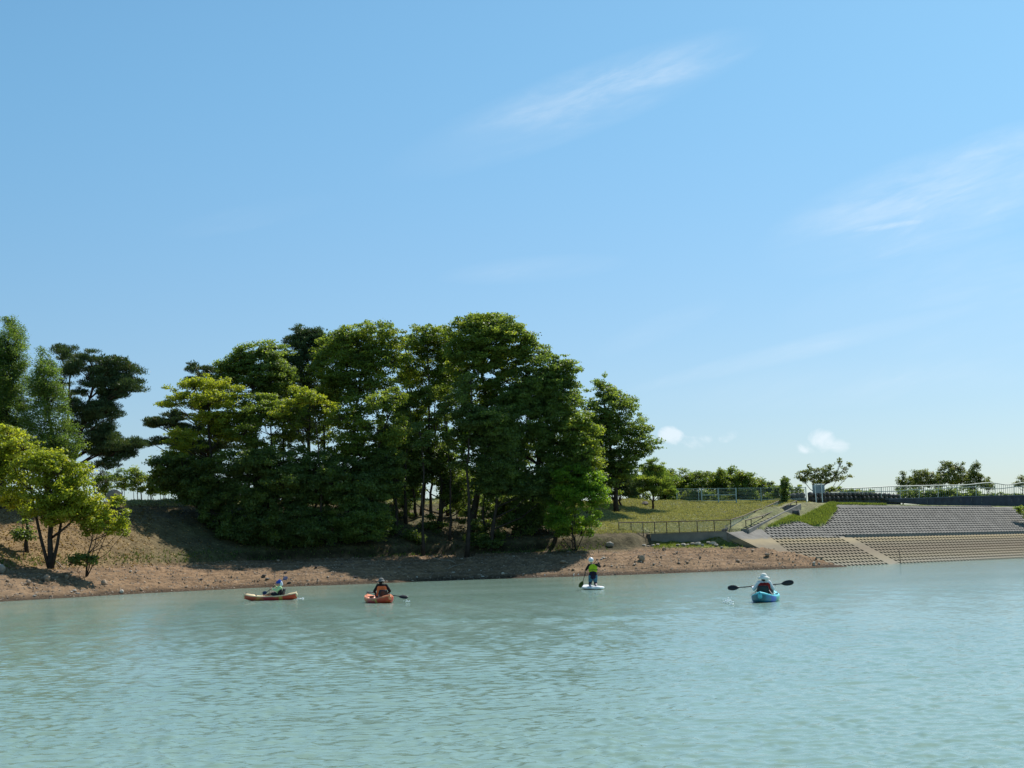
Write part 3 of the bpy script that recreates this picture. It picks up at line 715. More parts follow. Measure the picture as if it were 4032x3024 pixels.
# --- grove
TG = None
tree('pine_tree', 'dark pine with long level boughs at the left end of the grove', 'pine', 127, 820, [(760, 1445, 35, 16), (800, 1462, 45, 20), (850, 1480, 40, 20), (770, 1500, 45, 18), (640, 1655, 62, 16), (600, 1668, 35, 12), (700, 1635, 50, 18), (690, 1670, 50, 16), (592, 1742, 38, 13), (640, 1735, 40, 15), (700, 1730, 50, 20), (760, 1690, 60, 24), (840, 1560, 55, 24), (800, 1600, 50, 22), (850, 1650, 55, 24), (760, 1780, 60, 22), (880, 1740, 55, 26), (670, 1590, 40, 15), (820, 1830, 70, 26)], path=[(820, 1900), (826, 1760), (822, 1620), (812, 1500), (800, 1450)], trunk_r=.2, dens=1.2)
tree('maple_tree', 'yellow-green tree crown in layered sprays at the left end of the grove', 'yellow', 121, 880, [(700, 1545, 55, 28), (760, 1515, 55, 28), (830, 1500, 60, 32), (900, 1540, 60, 32), (690, 1585, 50, 24), (760, 1580, 65, 28), (850, 1570, 70, 32), (800, 1640, 60, 24), (900, 1650, 60, 28), (700, 1700, 50, 22), (760, 1740, 60, 26), (690, 1780, 45, 24), (930, 1720, 50, 28), (840, 1700, 50, 22)], trunk_r=.16, dens=.95)
tree('oak_tree', 'green oak with a bushy top second from the left of the grove', 'mid', 126, 1020, [(1040, 1360, 45, 32), (985, 1385, 50, 35), (920, 1420, 50, 34), (880, 1440, 35, 26), (1090, 1400, 55, 38), (960, 1455, 65, 38), (1050, 1460, 70, 42), (900, 1500, 55, 30), (1130, 1470, 45, 35), (1000, 1530, 70, 36), (1080, 1550, 65, 34), (940, 1580, 60, 28), (1130, 1600, 45, 26)], trunk_r=.18, dens=.95)
tree('maple_tree', 'pale yellow-green tree in the middle of the left half of the grove', 'mix', 121, 1090, [(1020, 1580, 70, 30), (1100, 1610, 75, 28), (950, 1630, 60, 28), (1170, 1590, 45, 26), (1040, 1660, 70, 26), (1130, 1665, 50, 22), (960, 1700, 60, 28), (1000, 1760, 60, 30)], path=[(1085, 1900), (1075, 1780), (1065, 1680), (1070, 1600)], trunk_r=.13, dens=.9)
tree('pine_tree', 'dark pine whose flat top shows between two oak crowns', 'pine', 131, 1215, [(1180, 1305, 40, 20), (1230, 1310, 45, 20), (1145, 1345, 40, 20), (1200, 1345, 55, 24), (1265, 1350, 45, 24), (1170, 1390, 50, 24), (1230, 1400, 60, 26), (1150, 1440, 45, 22), (1210, 1460, 60, 26), (1170, 1510, 50, 24), (1240, 1530, 45, 24), (1190, 1640, 50, 24), (1240, 1690, 45, 24), (1170, 1720, 45, 24)], path=[(1215, 1850), (1218, 1650), (1214, 1500), (1205, 1330)], trunk_r=.22, dens=1.15)
tree('maple_tree', 'bright yellow spray of a slim tree in front of the dark pine', 'yellow', 119, 1260, [(1215, 1560, 45, 20), (1250, 1575, 40, 20), (1180, 1530, 40, 16), (1290, 1600, 40, 18), (1150, 1595, 45, 18), (1100, 1625, 45, 16)], path=[(1260, 1850), (1250, 1700), (1235, 1600)], trunk_r=.09, dens=1.0)
tree('oak_tree', 'broad green oak left of the middle of the grove', 'mix', 126, 1380, [(1370, 1315, 50, 30), (1430, 1300, 55, 32), (1500, 1300, 55, 35), (1330, 1355, 55, 36), (1410, 1365, 70, 42), (1500, 1360, 65, 40), (1560, 1330, 42, 32), (1290, 1400, 50, 36), (1370, 1430, 70, 42), (1460, 1440, 75, 42), (1545, 1420, 55, 42), (1310, 1480, 60, 36), (1400, 1510, 65, 36), (1500, 1510, 65, 38), (1330, 1560, 60, 34)], trunk_r=.22, dens=.95)
tree('oak_tree', 'green oak with a thin see-through middle in the centre of the grove', 'mix', 122, 1490, [(1400, 1600, 70, 34), (1490, 1590, 65, 34), (1560, 1560, 45, 34), (1340, 1640, 60, 32), (1440, 1670, 60, 30), (1540, 1650, 50, 30), (1380, 1720, 65, 32), (1330, 1780, 70, 34), (1500, 1740, 60, 36), (1580, 1700, 55, 36), (1420, 1790, 70, 34)], trunk_r=.17, dens=.9)
tree('oak_tree', 'narrow oak between the broad oak and the highest crown', 'mix', 129, 1660, [(1680, 1300, 50, 24), (1640, 1330, 40, 28), (1720, 1330, 45, 30), (1640, 1390, 50, 34), (1700, 1400, 60, 36), (1750, 1370, 40, 36), (1660, 1470, 60, 38), (1740, 1480, 55, 38), (1620, 1540, 50, 34), (1700, 1560, 60, 36)], trunk_r=.15, dens=.8)
tree('oak_tree', 'highest tree of the grove with a wide domed green crown', 'mix', 126, 1850, [(1860, 1262, 60, 24), (1920, 1258, 65, 26), (1985, 1280, 55, 32), (1810, 1300, 50, 30), (1880, 1320, 75, 40), (1960, 1330, 80, 42), (2030, 1330, 55, 40), (2085, 1345, 38, 26), (2130, 1395, 42, 28), (1800, 1365, 55, 40), (2075, 1385, 50, 42), (1860, 1400, 75, 44), (1950, 1410, 80, 44), (2040, 1430, 70, 46), (1810, 1450, 60, 44), (1900, 1490, 80, 46), (2000, 1500, 80, 46), (1800, 1540, 60, 40), (1880, 1570, 75, 40)], trunk_r=.27, dens=1.0)
tree('oak_tree', 'dense dark green tree on the right shoulder of the grove', 'mid', 125, 2070, [(2150, 1440, 55, 40), (2210, 1440, 50, 40), (2250, 1490, 42, 40), (2100, 1490, 65, 46), (2180, 1520, 75, 50), (2250, 1560, 42, 42), (2070, 1560, 75, 50), (2160, 1610, 80, 52), (2240, 1640, 55, 46), (1990, 1600, 75, 48), (2060, 1660, 80, 52), (2160, 1700, 80, 52), (2240, 1720, 60, 50), (1980, 1700, 70, 48), (2090, 1770, 85, 52), (2200, 1800, 75, 50), (2000, 1800, 75, 50), (2280, 1790, 45, 50)], mat=None, trunk_r=.24, dens=1.15)
tree('oak_tree', 'lime-topped tree hanging down at the right side of the grove', 'mix', 123, 2180, [(2290, 1650, 45, 40), (2320, 1700, 45, 44), (2300, 1760, 55, 46), (2340, 1790, 40, 40), (2260, 1690, 50, 44), (2330, 1850, 45, 44), (2250, 1830, 60, 46), (2360, 1890, 35, 34), (2170, 1870, 70, 46), (2230, 1580, 40, 30)], trunk_r=.14, dens=1.0)
tree('oak_tree', 'separate oak with an open pointed crown right of the grove', 'mid', 138, 2430, [(2372, 1500, 35, 22), (2350, 1540, 42, 28), (2400, 1545, 45, 28), (2330, 1590, 45, 28), (2390, 1600, 50, 30), (2445, 1580, 40, 24), (2480, 1600, 32, 24), (2360, 1655, 55, 34), (2430, 1650, 55, 32), (2500, 1660, 48, 28), (2400, 1710, 60, 34), (2470, 1720, 55, 34), (2530, 1700, 40, 24), (2560, 1745, 38, 28), (2500, 1770, 45, 28), (2370, 1770, 60, 36), (2440, 1790, 60, 36), (2400, 1850, 60, 36), (2470, 1850, 55, 30), (2340, 1850, 50, 40), (2360, 1910, 55, 30), (2325, 1720, 45, 40), (2320, 1790, 45, 40), (2400, 1930, 50, 24)], trunk_r=.2, dens=.85)
# lower, shaded layer
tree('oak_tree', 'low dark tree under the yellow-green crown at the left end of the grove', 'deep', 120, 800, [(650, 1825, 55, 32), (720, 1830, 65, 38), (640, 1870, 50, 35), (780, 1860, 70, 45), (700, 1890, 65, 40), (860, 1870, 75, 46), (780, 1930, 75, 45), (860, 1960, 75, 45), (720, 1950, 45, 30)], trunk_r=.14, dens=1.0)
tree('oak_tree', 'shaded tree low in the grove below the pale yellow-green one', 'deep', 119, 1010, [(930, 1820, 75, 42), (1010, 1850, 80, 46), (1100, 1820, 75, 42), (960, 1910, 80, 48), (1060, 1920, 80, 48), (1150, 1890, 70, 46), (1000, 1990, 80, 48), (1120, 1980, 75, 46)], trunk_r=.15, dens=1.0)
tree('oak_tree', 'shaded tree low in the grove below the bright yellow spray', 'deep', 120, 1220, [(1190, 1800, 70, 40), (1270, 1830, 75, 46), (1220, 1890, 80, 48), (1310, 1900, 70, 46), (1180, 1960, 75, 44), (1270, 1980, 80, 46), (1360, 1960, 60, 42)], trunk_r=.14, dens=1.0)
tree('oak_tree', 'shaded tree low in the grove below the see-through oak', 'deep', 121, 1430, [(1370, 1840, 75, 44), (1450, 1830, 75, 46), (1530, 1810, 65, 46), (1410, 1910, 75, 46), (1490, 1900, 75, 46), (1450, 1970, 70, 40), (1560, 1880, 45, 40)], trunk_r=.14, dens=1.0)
tree('oak_tree', 'shaded thin tree left of the bright window between the trunks', 'deep', 128, 1640, [(1600, 1620, 55, 36), (1620, 1780, 60, 42), (1570, 1800, 50, 40), (1640, 1860, 60, 34), (1700, 1830, 50, 30), (1600, 1890, 45, 28)], trunk_r=.11, dens=.9)
tree('lime_tree', 'sunlit yellow-green tree glimpsed behind the trunks in mid grove', 'lime', 140, 1790, [(1780, 1730, 40, 30), (1800, 1760, 35, 26), (1830, 1720, 30, 26), (1770, 1700, 28, 18)], trunk_r=.1, dens=1.0)
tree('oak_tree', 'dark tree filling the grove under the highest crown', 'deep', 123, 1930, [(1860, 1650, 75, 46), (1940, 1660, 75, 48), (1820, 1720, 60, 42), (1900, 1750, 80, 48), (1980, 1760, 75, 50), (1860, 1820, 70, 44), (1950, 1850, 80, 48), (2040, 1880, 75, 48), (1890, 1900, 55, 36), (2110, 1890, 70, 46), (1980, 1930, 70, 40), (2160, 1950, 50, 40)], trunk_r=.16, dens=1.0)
for i, (px, py) in enumerate([(1380, 1900), (1500, 1890), (1590, 1900), (1790, 1890), (1890, 1890), (1990, 1890), (2090, 1900), (2190, 1900)]):
    tree('back_tree', ORD[i] + ' from left of the low trees behind the grove trunks', 'deep', 150, px, [(px - 40, py, 45, 34), (px + 30, py - 10, 45, 34), (px, py + 40, 55, 24), (px + 35, py + 50, 40, 20), (px - 40, py + 55, 40, 18)], group='low trees behind the grove', trunk_r=.08, dens=.8, stems=3)
tree('oak_tree', 'leafy oak filling the space just left of the narrow oak', 'mix', 132, 1585, [(1600, 1360, 40, 34), (1580, 1420, 45, 34), (1620, 1470, 45, 36), (1590, 1540, 50, 36), (1640, 1610, 50, 34), (1600, 1670, 55, 34), (1560, 1730, 50, 34)], trunk_r=.13)
tree('oak_tree', 'leafy oak between the narrow oak and the highest tree', 'mid', 131, 1765, [(1775, 1330, 38, 30), (1760, 1400, 45, 34), (1780, 1470, 42, 36), (1740, 1540, 50, 36), (1770, 1610, 50, 36), (1720, 1670, 50, 34), (1660, 1700, 45, 32)], trunk_r=.13)
tree('oak_tree', 'shaded low tree behind the see-through oak, closing the grove', 'mid', 132, 1560, [(1480, 1700, 60, 38), (1550, 1780, 55, 38), (1500, 1850, 60, 38), (1580, 1860, 55, 34), (1650, 1800, 45, 36), (1540, 1930, 55, 26)], trunk_r=.12)
tree('oak_tree', 'leafy oak bridging the flat-topped pine and the broad oak', 'mix', 128, 1290, [(1285, 1340, 42, 24), (1320, 1385, 40, 28), (1275, 1400, 42, 30), (1260, 1460, 48, 32), (1290, 1520, 50, 32), (1255, 1590, 48, 30), (1300, 1650, 50, 30), (1260, 1720, 50, 28)], trunk_r=.13)
tree('oak_tree', 'leafy oak between the bushy-topped oak and the flat-topped pine', 'mid', 129, 1120, [(1120, 1375, 38, 24), (1100, 1430, 42, 28), (1140, 1480, 45, 30), (1090, 1540, 50, 30), (1130, 1720, 50, 30), (1080, 1770, 50, 28)], trunk_r=.12)
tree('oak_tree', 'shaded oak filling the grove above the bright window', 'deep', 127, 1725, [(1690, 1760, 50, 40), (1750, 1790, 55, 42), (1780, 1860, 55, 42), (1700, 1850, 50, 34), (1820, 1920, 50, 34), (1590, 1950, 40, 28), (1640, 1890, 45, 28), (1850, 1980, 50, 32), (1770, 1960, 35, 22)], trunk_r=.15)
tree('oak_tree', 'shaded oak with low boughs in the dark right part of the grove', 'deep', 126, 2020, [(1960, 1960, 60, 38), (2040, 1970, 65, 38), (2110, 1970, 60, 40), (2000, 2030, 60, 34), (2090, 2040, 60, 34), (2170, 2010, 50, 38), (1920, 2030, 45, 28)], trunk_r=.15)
for i, (px, py, D, lab) in enumerate([(1590, 2010, 128, 'left of the bright window'), (1800, 2000, 130, 'right of the bright window'), (1860, 2040, 127, 'under the highest tree'), (1990, 1990, 130, 'behind the conifer-like shrub'), (2120, 2000, 128, 'in the dark right part of the grove'), (2160, 2060, 125, 'just left of the lime bush'), (1520, 2070, 123, 'right of the lighter green bush'), (1700, 2070, 126, 'midway along the trunks')]):
    tree('shrub', 'low dark shrub on the shaded bank ' + lab, 'deep', D, px, [(px - 28, py, 34, 20), (px + 25, py + 6, 36, 20), (px, py - 22, 30, 18)], cat='shrub', trunk_r=.03, stems=3, dens=.8)
# slim stems
SLIM = ['below the broad oak left of the middle', 'just left of the narrow oak', 'between the narrow oak and the bright window', 'at the right edge of the bright window', 'first right of the narrow oak trunk',
        'right of the bright window under the highest crown', 'farthest right, right of the highest tree trunk', 'right of the see-through oak', 'beside the pine with the flat top', 'left of the flat-topped pine', 'in the bright window, behind the others', 'farthest left, by the bushy-topped oak']
for i, (px, D, top, lab) in enumerate([(1365, 128, 1650, 'slim bare trunk'), (1600, 126, 1600, ''), (1735, 127, 1560, ''), (1770, 124, 1600, ''), (1665, 121, 1700, ''), (1835, 122, 1500, ''), (1910, 125, 1600, ''), (1560, 123, 1700, ''), (1200, 124, 1600, ''), (1130, 126, 1650, ''), (1700, 129, 1650, ''), (980, 126, 1650, '')]):
    q = random.uniform(-25, 25)
    tree('slim_tree', 'slim bare-trunked tree inside the grove, ' + SLIM[i], 'deep', D, px, [(px + q, top, 42, 32), (px - q, top + 55, 40, 28), (px + q * .5, top + 120, 32, 20)], group='slim trees inside the grove', trunk_r=.10 + .03 * (i % 3), dens=.7)
# understory
def shrub(name, label, kind, D, px, bl, group=None, **k): return tree(name, label, kind, D, px, bl, group=group, cat='shrub', trunk_r=.035, stems=3, **k)
shrub('shrub', 'wide dark shrub mass at the left foot of the grove', 'deep', 118.5, 980, [(880, 2050, 75, 45), (960, 2070, 80, 50), (1050, 2060, 75, 46), (920, 2130, 65, 38), (1010, 2140, 75, 40), (1090, 2130, 60, 36), (830, 2010, 50, 35)])
shrub('shrub', 'dark green bush hanging over the shaded bank, left of the lighter one', 'deep', 119, 1180, [(1150, 2050, 75, 46), (1230, 2040, 70, 46), (1180, 2110, 80, 42), (1270, 2100, 70, 40), (1130, 2160, 50, 26)])
shrub('shrub', 'slightly lighter green bush low in the middle of the shaded bank', 'mid', 119.5, 1420, [(1370, 2040, 65, 42), (1450, 2030, 65, 42), (1500, 2050, 45, 34), (1400, 2100, 65, 36), (1470, 2100, 50, 30), (1330, 2100, 50, 34)])
shrub('shrub', 'low conifer-like shrub at the bank foot below the highest tree', 'deep', 123.6, 1910, [(1890, 2090, 40, 22), (1930, 2110, 45, 22), (1880, 2130, 40, 18), (1940, 2140, 40, 18), (1870, 2065, 25, 15)])
shrub('shrub', 'low shaded shrub left of the conifer-like one', 'deep', 122.6, 1630, [(1610, 2110, 40, 22), (1650, 2130, 35, 20), (1590, 2140, 35, 16)])
shrub('shrub', 'thin upright shrub in shade between the trunks and the lime bush', 'deep', 124.5, 2050, [(2030, 2020, 40, 35), (2070, 2070, 45, 32), (2110, 2030, 40, 35), (2000, 2070, 30, 28)])
tree('maple_bush', 'bright lime-green many-stemmed bush at the right foot of the grove', 'lime', 121.5, 2262, [(2245, 1850, 45, 26), (2215, 1870, 40, 28), (2330, 1865, 40, 28), (2280, 1890, 55, 34), (2350, 1910, 42, 32), (2215, 1935, 50, 32), (2300, 1950, 65, 38), (2365, 1965, 35, 28), (2220, 2000, 60, 34), (2310, 2010, 65, 36), (2200, 2050, 35, 22), (2260, 2050, 55, 30), (2330, 2060, 40, 22), (2220, 2085, 50, 22), (2290, 2090, 50, 20), (2180, 2050, 35, 26)], cat='bush', trunk_r=.05, stems=6, dens=1.05)
# --- right of the grove
tree('pine_tree', 'small pine on the crest beneath the separate oak', 'pine', 141, 2448, [(2448, 1870, 32, 16), (2430, 1900, 45, 16), (2470, 1905, 40, 16), (2440, 1935, 50, 14), (2480, 1940, 30, 12), (2400, 1935, 30, 12)], trunk_r=.09)
tree('pine_tree', 'small pine with tiered boughs nearest the left end of the pale fence', 'pine', 142, 2574, [(2565, 1820, 28, 18), (2590, 1840, 32, 18), (2545, 1850, 35, 18), (2575, 1870, 50, 20), (2540, 1895, 45, 18), (2610, 1895, 45, 20), (2570, 1920, 45, 16), (2630, 1930, 35, 16), (2530, 1930, 30, 14)], mat=LM['mid'], trunk_r=.09)
hb = [(2500, 1900, 45, 35), (2640, 1880, 52, 46), (2700, 1885, 50, 42), (2760, 1880, 52, 40), (2825, 1880, 52, 42), (2880, 1872, 50, 42), (2935, 1882, 48, 38), (2985, 1902, 42, 26), (3035, 1915, 36, 22), (3070, 1925, 25, 16)]
for i, (px, py, rx, ry) in enumerate(hb):
    tree('hedge_tree', ORD[i] + ' from left in the olive-green tree row behind the pale fence', 'hedge', 158 + (i % 3) * 1.5, px, [(px - rx * .4, py + 4, rx * .6, ry * .6), (px + rx * .4, py + 6, rx * .6, ry * .55), (px, py - ry * .3, rx * .6, ry * .55), (px - rx * .3, py + ry * .7, rx * .6, ry * .45), (px + rx * .35, py + ry * .75, rx * .55, ry * .4), (px - 14, 1938, rx * .95, 28), (px + 16, 1958, rx * .95, 24), (px, 1972, rx, 16)], group='olive trees in a row behind the pale fence', trunk_r=.06, stems=4, dens=1.0)
tree('cypress_shrub', 'narrow upright dark shrub breaking the line of the pale fence', 'deep', 147, 3091, [(3088, 1890, 9, 14, 0), (3093, 1905, 12, 18, 0), (3089, 1925, 13, 18, 0), (3091, 1948, 12, 18, 0), (3089, 1965, 8, 10, 0)], cat='shrub', trunk_r=.05, dens=1.4, clr=.6, depth=1)
for i, (px, py, rx, ry) in enumerate([(3130, 1922, 34, 14), (3290, 1930, 40, 14), (3350, 1934, 38, 11), (3410, 1938, 36, 9)]):
    tree('hedge_bush', ORD[i] + ' from left of the low olive bushes behind the stone wall', 'hedge', 166, px, [(px - rx * .4, py + 2, rx * .6, ry), (px + rx * .4, py, rx * .6, ry), (px, py + ry, rx * .8, ry)], group='low bushes behind the stone wall', cat='bush', trunk_r=.04, dens=.9, clr=.7)
tree('cherry_tree', 'lone small tree with upswept thin shoots behind the signboard', 'cherry', 163, 3218, [(3170, 1868, 32, 16), (3205, 1855, 32, 18), (3250, 1848, 30, 16), (3190, 1885, 40, 14), (3240, 1875, 42, 18), (3290, 1865, 32, 15), (3150, 1880, 20, 8), (3185, 1835, 8, 12, 0), (3270, 1835, 14, 16, 0), (3307, 1825, 10, 20, 0), (3325, 1845, 14, 10, 0), (3342, 1828, 12, 10, 0), (3345, 1872, 14, 8, 0), (3230, 1897, 45, 8), (3300, 1885, 28, 10)], trunk_r=.12, dens=.9, clr=.7)
for i, (label, bl, px) in enumerate([
    ('leftmost small tree with a spiky top behind the wavy bridge rail', [(3555, 1870, 12, 16, 0), (3545, 1895, 20, 18), (3575, 1900, 18, 18), (3555, 1925, 28, 20)], 3555),
    ('rounded brown-green tree behind the wavy rail, left of the tallest one', [(3630, 1865, 32, 20), (3600, 1885, 30, 20), (3660, 1880, 36, 22), (3625, 1905, 45, 20), (3680, 1905, 30, 20)], 3640),
    ('tallest tree of the clump behind the wavy bridge rail', [(3735, 1832, 28, 16), (3775, 1838, 26, 18), (3715, 1855, 28, 20), (3760, 1865, 42, 24), (3720, 1890, 40, 24), (3780, 1895, 40, 22)], 3745),
    ('tree with an upright plume right of the tallest one behind the rail', [(3848, 1830, 16, 18, 0), (3840, 1860, 30, 22), (3810, 1880, 34, 22), (3860, 1890, 28, 22), (3830, 1915, 36, 20)], 3838),
    ('rightmost low tree of the clump behind the wavy rail', [(3895, 1890, 14, 18, 0), (3880, 1912, 25, 14), (3900, 1920, 18, 12)], 3888)]):
    tree('cherry_tree', label, 'cherry', 186 + i, px, bl, trunk_r=.1, dens=1.35, clr=.85)
for i, px in enumerate(range(3560, 3860, 48)):
    tree('hedge_bush', ORD[i] + ' from the left of the dark bushes close behind the balusters', 'deep', 182, px, [(px - 12, 1942, 22, 14), (px + 12, 1945, 22, 13), (px, 1955, 28, 12)], group='bushes behind the balusters', cat='bush', trunk_r=.04, dens=1.0, clr=.8)
for i, px in enumerate((3900, 3945, 4000)):
    tree('hedge_bush', ORD[i] + ' from left of the low bushes under the wavy rail', 'deep', 184, px, [(px - 8, 1950, 22, 8), (px + 12, 1952, 20, 7)], group='bushes behind the balusters at the right end', cat='bush', trunk_r=.04, dens=.8, clr=.6)
tree('cherry_tree', 'small tree cut by the right edge above the wavy rail', 'cherry', 186, 4030, [(4025, 1885, 16, 14), (4005, 1903, 20, 14), (4045, 1900, 30, 22)], trunk_r=.1, dens=1.2, clr=.8)
print('LEAVES', NLEAF)

# ------------------------------------------------------------------ fences, rails, sign, bridge
rust = simple('brown_rail_paint', (.085, .058, .045), .7, .3, 6, .3)
pale = simple('pale_green_fence_paint', (.36, .44, .42), .5, .12, 5, .4)
wire = simple('wire_galvanised', (.55, .58, .54), .5, .1, 5, .4)
whitep = simple('white_post_paint', (.72, .76, .76), .5, .08, 5, .4)
greyb = simple('signboard_back_grey', (.26, .30, .33), .6, .08, 3, .3)
railp = simple('cream_rail_paint', (.50, .50, .42), .5, .12, 5, .4)
dkgreen = simple('baluster_dark_green', (.09, .13, .11), .6, .2, 5, .3)
stone = simple('dark_stone', (.10, .095, .09), .9, .5, 1.2, .2, 1.0)

def mesh_panel(mb, tl, tr, br, bl, step=.11, th=.006):
    tl, tr, br, bl = map(Vector, (tl, tr, br, bl)); n = max(2, int((tr - tl).length / step)); m = max(2, int((tl - bl).length / step))
    for i in range(1, n): mb.bar(tl.lerp(tr, i / n), bl.lerp(br, i / n), th)
    for j in range(1, m): mb.bar(tl.lerp(bl, j / m), tr.lerp(br, j / m), th)
def railing(name, label, pts, origin, posts, drop=1.03, panel=True, wirestep=.09, pr=.034, midrail=False):
    """pts: top-rail points in the world; posts: world points of the post tops"""
    root = empty(name, origin); tag(root, label, 'railing'); o_ = np.array(origin)
    mb = MB(); mb.tube(pts, .042, 6); mb.build('top_rail', rust, root, origin=o_)
    if midrail:
        mb = MB(); mb.tube([Vector(p) - Vector((0, 0, drop * .86)) for p in pts], .02, 5); mb.build('bottom_rail', rust, root, origin=o_)
    for p in posts:
        mb = MB(); p = Vector(p); mb.bar(p, p - Vector((0, 0, drop + .15)), pr * 2); mb.build('post', rust, root, origin=o_)
    if panel:
        mb = MB()
        for a, b_ in zip(pts[:-1], pts[1:]):
            a = Vector(a) - Vector((0, 0, .06)); b_ = Vector(b_) - Vector((0, 0, .06)); d = Vector((0, 0, drop - .12))
            mesh_panel(mb, a, b_, b_ - d, a - d, wirestep, .009)
        mb.build('wire_mesh', wire, root, origin=o_)
    return root
DW = 128.75
wp = [P(2435, 2057, 127.6), P(2562, 2056, DW), P(2720, 2052, DW), P(2876, 2047, DW)]
def lerp_px(px, table_):
    for (a, ya, da), (b_, yb, db) in zip(table_[:-1], table_[1:]):
        if a <= px <= b_:
            t = (px - a) / (b_ - a); return P(px, ya + (yb - ya) * t, da + (db - da) * t)
tb = [(2435, 2057, 127.6), (2562, 2056, DW), (2720, 2052, DW), (2877, 2047, DW)]
railing('railing', 'brown pipe railing with wire mesh along the top of the concrete wall', wp, tuple(P(2640, 2105, DW)), [lerp_px(x, tb) for x in (2436, 2484, 2531, 2577, 2624, 2673, 2744, 2811, 2876)], drop=1.08, midrail=True)
tb2 = [(2877, 2047, DW), (2925, 2032, 132.5), (2971, 2012, 136), (3020, 1994, 140), (3066, 1973, 143.6)]
railing('railing', 'brown mesh railing on the far side of the stairs, climbing to the fence', [P(*p) for p in tb2], tuple(P(2900, 2095, 130)), [lerp_px(x, tb2) for x in (2925, 2971, 3020, 3065)], drop=1.1, midrail=True)
tb3 = [(2935, 2049, 129.8), (2957, 2043, 131), (3002, 2031, 134.2), (3048, 2012, 138), (3093, 1991, 141.5), (3137, 1972, 144.6)]
railing('railing', 'brown open railing on the near side of the stairs beside the green grass', [P(*p) for p in tb3], tuple(P(2935, 2085, 129.8)), [lerp_px(x, tb3) for x in (2936, 2957, 3002, 3048, 3093, 3113, 3136)], drop=1.0, panel=False, midrail=True)
# stairs between the two railings
S0 = P(2888, 2093, 129.3) + Vector((0, 0, .06)); S1 = P(3098, 1996, 144.0) + Vector((0, 0, .14))
st = empty('concrete_stairs', tuple(S0)); tag(st, 'concrete stairs climbing the bank between two brown railings', 'stairs')
mb = MB(); dx = S1 - S0; ns = 18; hd = Vector((dx.x, dx.y, 0)).normalized(); sdv = Vector((hd.y, -hd.x, 0))
for i in range(ns):
    a = S0 + dx * (i / ns); b_ = S0 + dx * ((i + 1) / ns); b_.z = a.z = S0.z + dx.z * (i + 1) / ns
    q = [a - sdv * .1, a + sdv * 1.25, b_ + sdv * 1.25, b_ - sdv * .1]; q = [Vector(v) for v in q]
    mb.hexa([v - Vector((0, 0, .8)) for v in q], q)
mb.build('steps', conc2, st, origin=np.array(S0))
mb = MB()
for sd_ in (-.32, 1.28):
    a = S0 + sdv * sd_ + Vector((0, 0, .1)); b_ = S1 + sdv * sd_ + Vector((0, 0, .1)); wv = sdv * .14; dn = Vector((0, 0, .9))
    mb.hexa([a - dn, a + wv - dn, b_ + wv - dn, b_ - dn], [a, a + wv, b_ + wv, b_])
mb.build('side_kerb', concw, st, origin=np.array(S0))

# pale fence on the crest
def pale_fence(name, label, cat, x0, x1, D, posts, rails=9, top=1924, bot=1974, mid=None, wide=()):
    A = P(x0, top + (2780 - x0) * .012, D); B = P(x1, top + (2780 - x1) * .012, D); h = (bot - top) * D / F
    root = empty(name, (A.x, A.y, A.z - h)); tag(root, label, cat); o_ = np.array((A.x, A.y, A.z - h))
    mb = MB(); mb.bar(A, B, .06, .05); mb.bar(A - Vector((0, 0, h - .06)), B - Vector((0, 0, h - .06)), .05); mb.build('top_and_bottom_rail', pale, root, origin=o_)
    mb = MB()
    for i in range(1, rails):
        dz = Vector((0, 0, h * i / rails)); mb.bar(A - dz, B - dz, .018)
    mb.build('wire_rails', pale, root, origin=o_)
    if mid:
        mb = MB(); dz = Vector((0, 0, h * mid)); mb.bar(A - dz - Vector((0, .03, 0)), B - dz - Vector((0, .03, 0)), .06); mb.build('mid_rail', pale, root, origin=o_)
    for px in posts:
        t = (px - x0) / (x1 - x0); p = A.lerp(B, t); mb = MB(); wd = .13 if px in wide else .075
        mb.bar(p + Vector((0, -.04, .05)), p + Vector((0, -.04, -h - .35)), wd, .07); mb.build('post', pale, root, origin=o_)
    return root
pale_fence('metal_fence', 'pale green bar fence panel left of the gate on the grassy crest', 'fence', 2663, 2752, 148, (2664, 2750))
pale_fence('metal_gate', 'pale green double gate with a mid rail in the crest fence', 'gate', 2759, 2899, 148, (2761, 2827, 2897), mid=.5, wide=(2761, 2827, 2897))
pale_fence('metal_fence', 'long pale green bar fence right of the gate, ending before the signboard', 'fence', 2906, 3173, 148, (2995, 3075, 3172), bot=1972)

# signboard seen from behind
sb = P(3225, 1972, 149.5); sg = empty('signboard', tuple(sb)); tag(sg, 'blank grey back of a signboard on two white posts on the crest', 'sign'); o_ = np.array(sb)
for a, b_ in ((3208, 3214), (3234, 3239)):
    mb = MB(); mb.bar(P(a, 1906, 149.5), P(b_, 1978, 149.5), .075); mb.build('post', whitep, sg, origin=o_)
mb = MB(); q = [P(3198, 1909, 149.62), P(3246, 1907, 149.62), P(3248, 1940, 149.62), P(3200, 1942, 149.62)]; off = Vector((0, .05, 0))
mb.hexa([q[3], q[2], q[2] + off, q[3] + off], [q[0], q[1], q[1] + off, q[0] + off]); mb.build('board', greyb, sg, origin=o_)
mb = MB(); mb.bar(P(3208, 1906, 149.45), P(3236, 1905, 149.45), .05); mb.build('cross_bar', whitep, sg, origin=o_)

